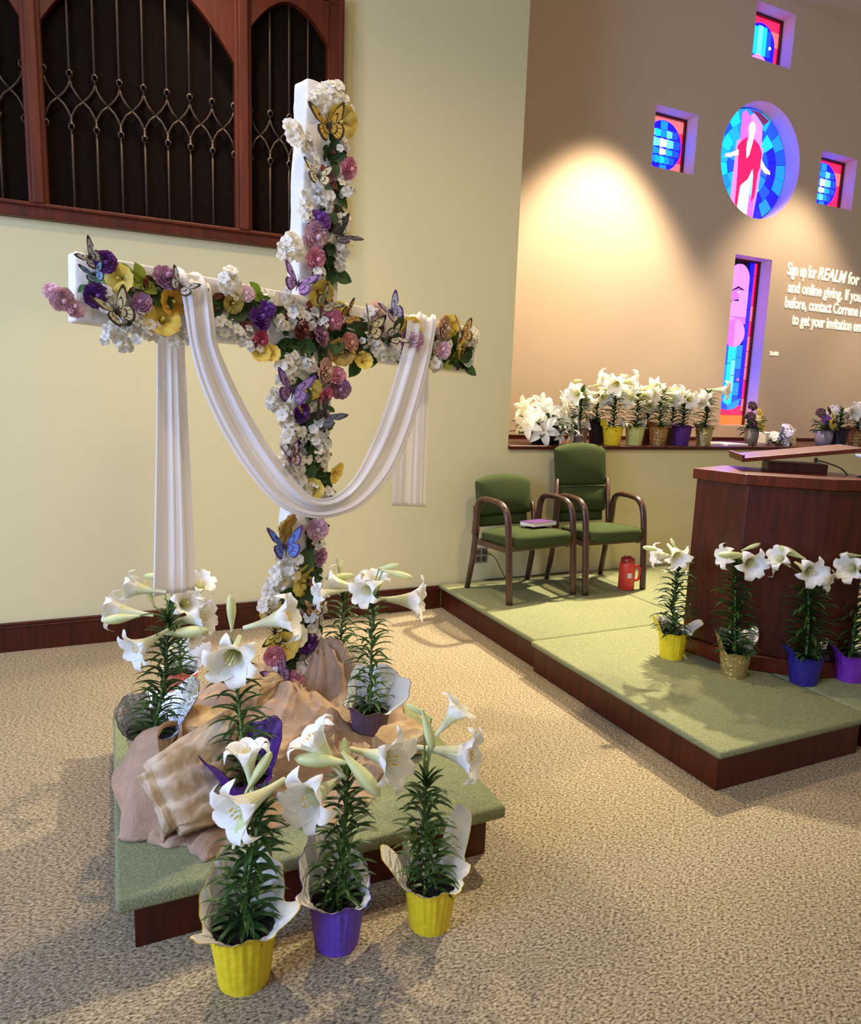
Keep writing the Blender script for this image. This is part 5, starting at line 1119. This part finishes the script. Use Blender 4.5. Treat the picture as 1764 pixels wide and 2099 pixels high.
def cl(u, v):
    a = u*len(OUT); i = int(a) % len(OUT); f = a-int(a); p0, p1, p2, p3 = (Vector(OUT[(i+k-1) % len(OUT)]) for k in range(4))
    p = .5*((2*p1)+(p2-p0)*f+(2*p0-5*p1+4*p2-p3)*f*f+(3*p1-p0-3*p2+p3)*f**3)
    ed = 1+(.05*noise.noise(Vector((math.cos(a*.39)*3, math.sin(a*.39)*3, 1)))+.022*math.sin(a*5.3)+.012*math.sin(a*13))*v
    x = oc[0]+(p.x-oc[0])*v*ed; y = oc[1]+(p.y-oc[1])*v*ed
    z = cloth_z(x, y)
    z += .022*max(0, math.sin(a*5.3+1))*sstep(.72, .9, v)+.014*max(0, math.sin(a*13))*sstep(.75, .95, v)
    if v > .95: z = ZP+.003+(z-ZP-.003)*max(0, 1-(v-.95)/.05)**.5
    return (x, y, z)
o = MB().grid(cl, 220, 70, cu=True).build('burlap_cloth', 'burlap'); so = o.modifiers.new('solid', 'SOLIDIFY'); so.thickness = .003; so.offset = 1
tag(o, 'crumpled tan burlap spread over the plinth around the foot of the cross', 'burlap cloth')
def rock(label, c, size, rot, seed, flat=.0, mtl='sandstone', pts=None):
    rg = random.Random(seed); bm = bmesh.new()
    for k in range(26):
        v = Vector((rg.gauss(0, 1), rg.gauss(0, 1), rg.gauss(0, 1))).normalized()
        v = Vector([math.copysign(abs(a)**.45, a) for a in v]); bm.verts.new((v.x*size[0]/2, v.y*size[1]/2, v.z*size[2]/2))
    bmesh.ops.convex_hull(bm, input=bm.verts)
    for v in [v for v in bm.verts if not v.link_faces]: bm.verts.remove(v)
    bmesh.ops.subdivide_edges(bm, edges=bm.edges, cuts=3, use_grid_fill=True)
    for v in bm.verts:
        q = v.co*14; v.co += v.co.normalized()*(noise.noise(q)*.006+.004*math.sin(v.co.z*150+noise.noise(q)*3))
    me = bpy.data.meshes.new('rock'); bm.to_mesh(me); bm.free(); me.materials.append(MAT[mtl])
    o = bpy.data.objects.new('rock', me); COL.objects.link(o); o.location = c; o.rotation_euler = [R(a) for a in rot]
    return tag(o, label, 'rock', 'rocks around the cross')
def strata(m):
    nt = m.node_tree; N, L = nt.nodes, nt.links; b_ = N['Principled BSDF']
    tc = N.new('ShaderNodeTexCoord'); w_ = N.new('ShaderNodeTexWave'); w_.wave_type = 'BANDS'; w_.bands_direction = 'Z'
    w_.inputs['Scale'].default_value = 4.2; w_.inputs['Distortion'].default_value = 9; w_.inputs['Detail'].default_value = 4; w_.inputs['Detail Scale'].default_value = 1.5
    L.new(tc.outputs['Object'], w_.inputs[0]); r = N.new('ShaderNodeValToRGB'); e = r.color_ramp.elements
    e[0].position = .1; e[0].color = (.42, .28, .14, 1); e[1].position = .75; e[1].color = (.66, .50, .33, 1)
    L.new(w_.outputs['Fac'], r.inputs[0]); L.new(r.outputs[0], b_.inputs['Base Color'])
    bp = N.new('ShaderNodeBump'); bp.inputs['Strength'].default_value = .35; bp.inputs['Distance'].default_value = .012
    L.new(w_.outputs['Fac'], bp.inputs['Height']); L.new(bp.outputs[0], b_.inputs['Normal'])
strata(mat('striped_stone'))
def slab_rock(label, c, size, rot, seed):
    """block of layered sandstone with chipped edges"""
    bm = bmesh.new(); bmesh.ops.create_cube(bm, size=1)
    for v in bm.verts:
        q = v.co*3+Vector((seed, 0, 0)); v.co += Vector((noise.noise(q), noise.noise(q+Vector((5, 0, 0))), noise.noise(q+Vector((0, 7, 0)))))*.28
    bmesh.ops.bevel(bm, geom=bm.edges[:], offset=.09, segments=2, affect='EDGES')
    bmesh.ops.subdivide_edges(bm, edges=bm.edges, cuts=5, use_grid_fill=True)
    for v in bm.verts: v.co = Vector((v.co.x*size[0], v.co.y*size[1], v.co.z*size[2]))
    for v in bm.verts:
        q = v.co*9+Vector((seed, 3, 1)); n_ = v.co.normalized()
        v.co += n_*(noise.noise(q)*.016+noise.noise(q*3)*.006)+n_*(.0028*math.sin(v.co.z*60+noise.noise(q)*4))
    me = bpy.data.meshes.new('rock'); bm.to_mesh(me); bm.free(); me.materials.append(MAT['striped_stone'])
    for p in me.polygons: p.use_smooth = True
    o = bpy.data.objects.new('rock', me); COL.objects.link(o); o.location = c; o.rotation_euler = [R(a) for a in rot]
    return tag(o, label, 'rock', 'rocks around the cross')
slab_rock('large striped sandstone rock at the front left of the plinth, before the silver foiled pot', (.225, 2.21, ZP+.115), (.34, .20, .28), (-38, -12, 20), 5)
rock('smaller golden rock half hidden behind the large striped one', (.30, 2.60, ZP+.09), (.20, .15, .16), (10, 12, -20), 11)
rock('brown rock at the right side of the plinth, below the grey purple pot', (.985, 2.32, ZP+.055), (.23, .16, .11), (4, 0, 14), 8)
rock('tan rock leaning under the cross, behind the purple pot', (.53, 2.74, ZP+.15), (.20, .14, .15), (12, -8, 30), 15)
b = MB()
K = [[(.10, 2.07, .01), (.10, 2.13, .10), (.115, 2.24, .22), (.13, 2.33, .27), (.16, 2.42, .23)],
     [(.02, 2.12, .008), (.022, 2.17, .10), (.025, 2.28, .18), (.05, 2.40, .21), (.10, 2.48, .17)],
     [(-.015, 2.14, .004), (-.025, 2.19, .05), (-.028, 2.31, .09), (.0, 2.45, .09), (.07, 2.53, .06)]]
KK = [catmull([Vector(p) for p in r_], 6) for r_ in K]
def fold_fn(u, v):
    k = int(round(u*24)); c3 = catmull([KK[0][k], KK[1][k], KK[2][k]], 6); p = c3[int(round(v*12))]
    return p+Vector((.016*math.sin(8*u+6*v)+.012*noise.noise(Vector((u*4, v*5, 2))), .010*math.sin(9*v+4*u), ZP+.012*math.sin(11*v+3*u)*math.sin(PI*u)+.01*noise.noise(Vector((u*6, v*6, 7)))))
b.grid(fold_fn, 24, 12)
o = b.build('burlap_fold', 'burlap'); so = o.modifiers.new('solid', 'SOLIDIFY'); so.thickness = .004
tag(o, 'tan burlap pulled up against the left flank of the striped rock', 'burlap cloth')

# ------------------------------------------------------------------ bouquets and small things on the ledge
mat('vase_glass', (.75, .72, .85), .08, spec=.6); MAT['vase_glass'].node_tree.nodes['Principled BSDF'].inputs['Transmission Weight'].default_value = .75
mat('vase_smoke', (.40, .32, .26), .12); MAT['vase_smoke'].node_tree.nodes['Principled BSDF'].inputs['Transmission Weight'].default_value = .45
mat('broad_leaf', (.045, .10, .03), .5, noise_s=15, noise_a=.4); mat('dark_petal', (.045, .012, .035), .6)
def star_mesh():
    b = MB()
    for k in range(6):
        a0 = k*PI/3
        def fn(u, v, a0=a0):
            t_ = 2*v-1; r = .004+.085*u; w_ = .021*math.sin(PI*min(1, .12+.88*u))**.8
            return (r*math.cos(a0)-t_*w_*math.sin(a0), r*math.sin(a0)+t_*w_*math.cos(a0), .035*u**.8-.035*u**3+.006*t_*t_)
        b.grid(fn, 8, 4)
    return b.mesh('star_petals', ['petal_white'])
STAR = star_mesh()
def bouquet(nm, label, cat, base, r, h, vase, flowers, foliage_n, spread, fh, seed, prof=None, group=None):
    t = thing(nm, base, label, cat, group); rg = random.Random(seed); x, y, z = base
    prof = prof or [(0, 0), (r*.7, 0), (r*.8, .004), (r, h*.55), (r*.95, h), (r*.9, h), (r*.93, h*.55), (r*.7, .01), (0, .01)]
    MB().lathe(prof, 28, c=base).build('vase', vase, t)
    b = MB()
    for k in range(foliage_n):
        a = rg.uniform(0, 6.28); q = (x+spread*.45*rg.random()*math.cos(a), y+spread*.45*rg.random()*math.sin(a), z+h*.8+fh*rg.uniform(0, .55))
        leaf(b, q, a, R(rg.uniform(-10, 60)), rg.uniform(.07, .12), rg.uniform(.03, .05), R(60))
    b.build('foliage', 'broad_leaf', t)
    b = MB(); ends = []
    for kind, col, dx, dz, dy, s in flowers:
        p = Vector((x+dx, y+dy, z+dz)); ends.append((kind, col, p, s)); b.tube([Vector((x, y, z+.02)), Vector((x+dx*.4, y+dy*.4, z+h)), p], .0025, 5)
    b.build('stems', 'lily_stem', t)
    for kind, col, p, s in ends:
        d = Vector((p.x-x, p.y-y-.09, .04)).normalized()
        if kind == 'star':
            M = frame_z(p, d, rg.random(), s); o = place('flower', STAR, M, t); place('stamens', STA, M @ Matrix.Scale(.6, 4) @ Matrix.Translation((0, 0, .02)), o)
        else:
            bb = MB()
            for lay in range(3): blossom(bb, p+d*.006*lay, d, s*(1-.25*lay), rg, 0, 1, 9 if kind == 'daisy' else 6)
            bb.build('flower', ['silk_'+col if col != 'dark' else 'dark_petal', 'silk_gold'], t)
    return t
g3 = random.Random(21)
stars = [('star', '', dx*1.25, dz, dy, s*1.55) for dx, dz, dy, s in ((-.19, .16, -.10, .95), (-.10, .12, -.14, 1.05), (-.03, .25, -.06, 1.0), (-.18, .29, -.02, .8), (.10, .28, -.05, 1.0), (.17, .18, -.10, 1.05), (.22, .10, -.08, .9), (.05, .18, -.13, .85), (-.05, .33, 0, .7), (.12, .35, .02, .7), (.20, .25, 0, .8), (.02, .07, -.15, .5), (-.12, .20, -.08, .8), (.10, .10, -.14, .7))]
bouquet('lily_bouquet', 'low spreading bouquet of open white lilies in a dark bowl, left end of the ledge', 'bouquet', (3.27, 4.86, LZ), .14, .09, 'wrap_black', stars, 130, .55, .26, 31)
fl1 = [('ruf', 'yellow', .045, .30, -.03, .055), ('daisy', 'yellow', .035, .185, -.06, .06), ('ruf', 'dark', -.03, .37, 0, .05), ('ruf', 'dark', -.06, .27, -.02, .05), ('ruf', 'pale_yellow', -.01, .25, -.07, .04), ('ruf', 'dark', .06, .245, .02, .045), ('ruf', 'dark', -.05, .20, -.05, .04)]
bouquet('flower_vase', 'smoky vase of dark and yellow flowers on the ledge, in front of the slit window', 'vase', (5.60, 4.83, LZ), .065, .16, 'vase_smoke', fl1, 50, .14, .22, 32)
fl2 = [('daisy', 'yellow', .01, .215, -.07, .06), ('ruf', 'pale_yellow', .05, .30, -.03, .055), ('ruf', 'purple', -.05, .26, -.04, .055), ('star', '', .10, .30, 0, .75), ('ruf', 'dark', -.09, .33, 0, .05), ('ruf', 'white', .13, .22, -.03, .04), ('star', '', .17, .36, .04, .8), ('ruf', 'dark', .03, .35, 0, .045)]
bouquet('flower_vase', 'clear bluish vase of purple, yellow and white flowers on the ledge, right of the figurine', 'vase', (6.63, 4.83, LZ), .085, .15, 'vase_glass', fl2, 60, .18, .22, 33)
# cloth figurine lying among leaves and white blooms
mat('figurine_cloth', (.66, .66, .92), .8, noise_s=20, noise_a=.12, bump=.5, bump_s=30); mat('figurine_brown', (.26, .11, .07), .8); mat('figurine_dark', (.10, .07, .09), .8)
t = thing('flower_arrangement', (5.95, 4.80, LZ), 'low arrangement of pale blue and white silk blooms lying on driftwood, beside the smoky vase', 'arrangement')
b = MB(); b.grid(lambda u, v: (5.80+.34*u, 4.80+.07*(2*v-1), LZ+.004+(.045+.02*noise.noise(Vector((u*6, v*4, 1))))*math.sin(PI*v)*math.sin(PI*min(1, max(0, u)))**.4), 24, 8); b.build('driftwood', 'bare_stem', t)
b = MB(); rg = random.Random(5)
for k in range(9): leaf(b, (5.86+.05*rg.random(), 4.78, LZ+.05), R(rg.uniform(130, 260)), R(rg.uniform(-5, 35)), .10, .035, R(45))
b.build('leaves', 'broad_leaf', t)
for k, (dx, dz, s, c) in enumerate(((-.03, .12, .07, 'figurine_cloth'), (.03, .15, .065, 'figurine_cloth'), (-.01, .07, .06, 'figurine_cloth'), (.10, .13, .05, 'petal_white'), (.06, .05, .055, 'petal_white'), (.12, .04, .05, 'silk_pale_yellow'), (-.12, .09, .05, 'petal_white'), (.0, .02, .05, 'petal_white'))):
    bb = MB(); p = Vector((5.95+dx, 4.76-.01*(k % 3), LZ+dz)); d = Vector((rg.uniform(-.5, .5), -1, rg.uniform(-.2, .6)))
    for lay in range(3): blossom(bb, p+Vector((0, -.004*lay, .003*lay)), d, s*(1.1-.25*lay), rg, 0, 1, 6)
    bb.tube([p, Vector((5.95+dx*.6, 4.80, LZ+.02))], .002, 5, 0)
    bb.build('bloom', [c, 'figurine_dark' if k == 1 else c], t)
bb = MB(); bb.tube([(6.01, 4.755, LZ+.12), (6.015, 4.755, LZ+.16), (6.02, 4.755, LZ+.20)], [.020, .028, .004], 8); bb.tube([(6.01, 4.755, LZ+.12), (5.97, 4.79, LZ+.03)], .003, 5); bb.build('brown_bud', 'figurine_brown', t)
tag(MB().box((5.16, 4.70, LZ), (5.42, 5.0, LZ+.018)).build('papers', 'paper', smooth=False, bevel=.002), 'flat white booklet on the ledge below the slit window', 'booklet')
tag(MB().box((6.12, 5.10, LZ), (6.42, 5.35, LZ+.11)).build('storage_box', 'liner_white', smooth=False, bevel=.004), 'small cream box on the ledge behind the low arrangement', 'box')
t = thing('small_glass', (5.40, 4.66, LZ), 'tiny clear glass votive on the ledge edge beside the smoky vase', 'votive glass')
MB().lathe([(0, 0), (.02, 0), (.024, .035), (.021, .035), (.018, .006), (0, .006)], 20, c=(5.44, 4.67, LZ)).build('glass', 'clear_glass', t)
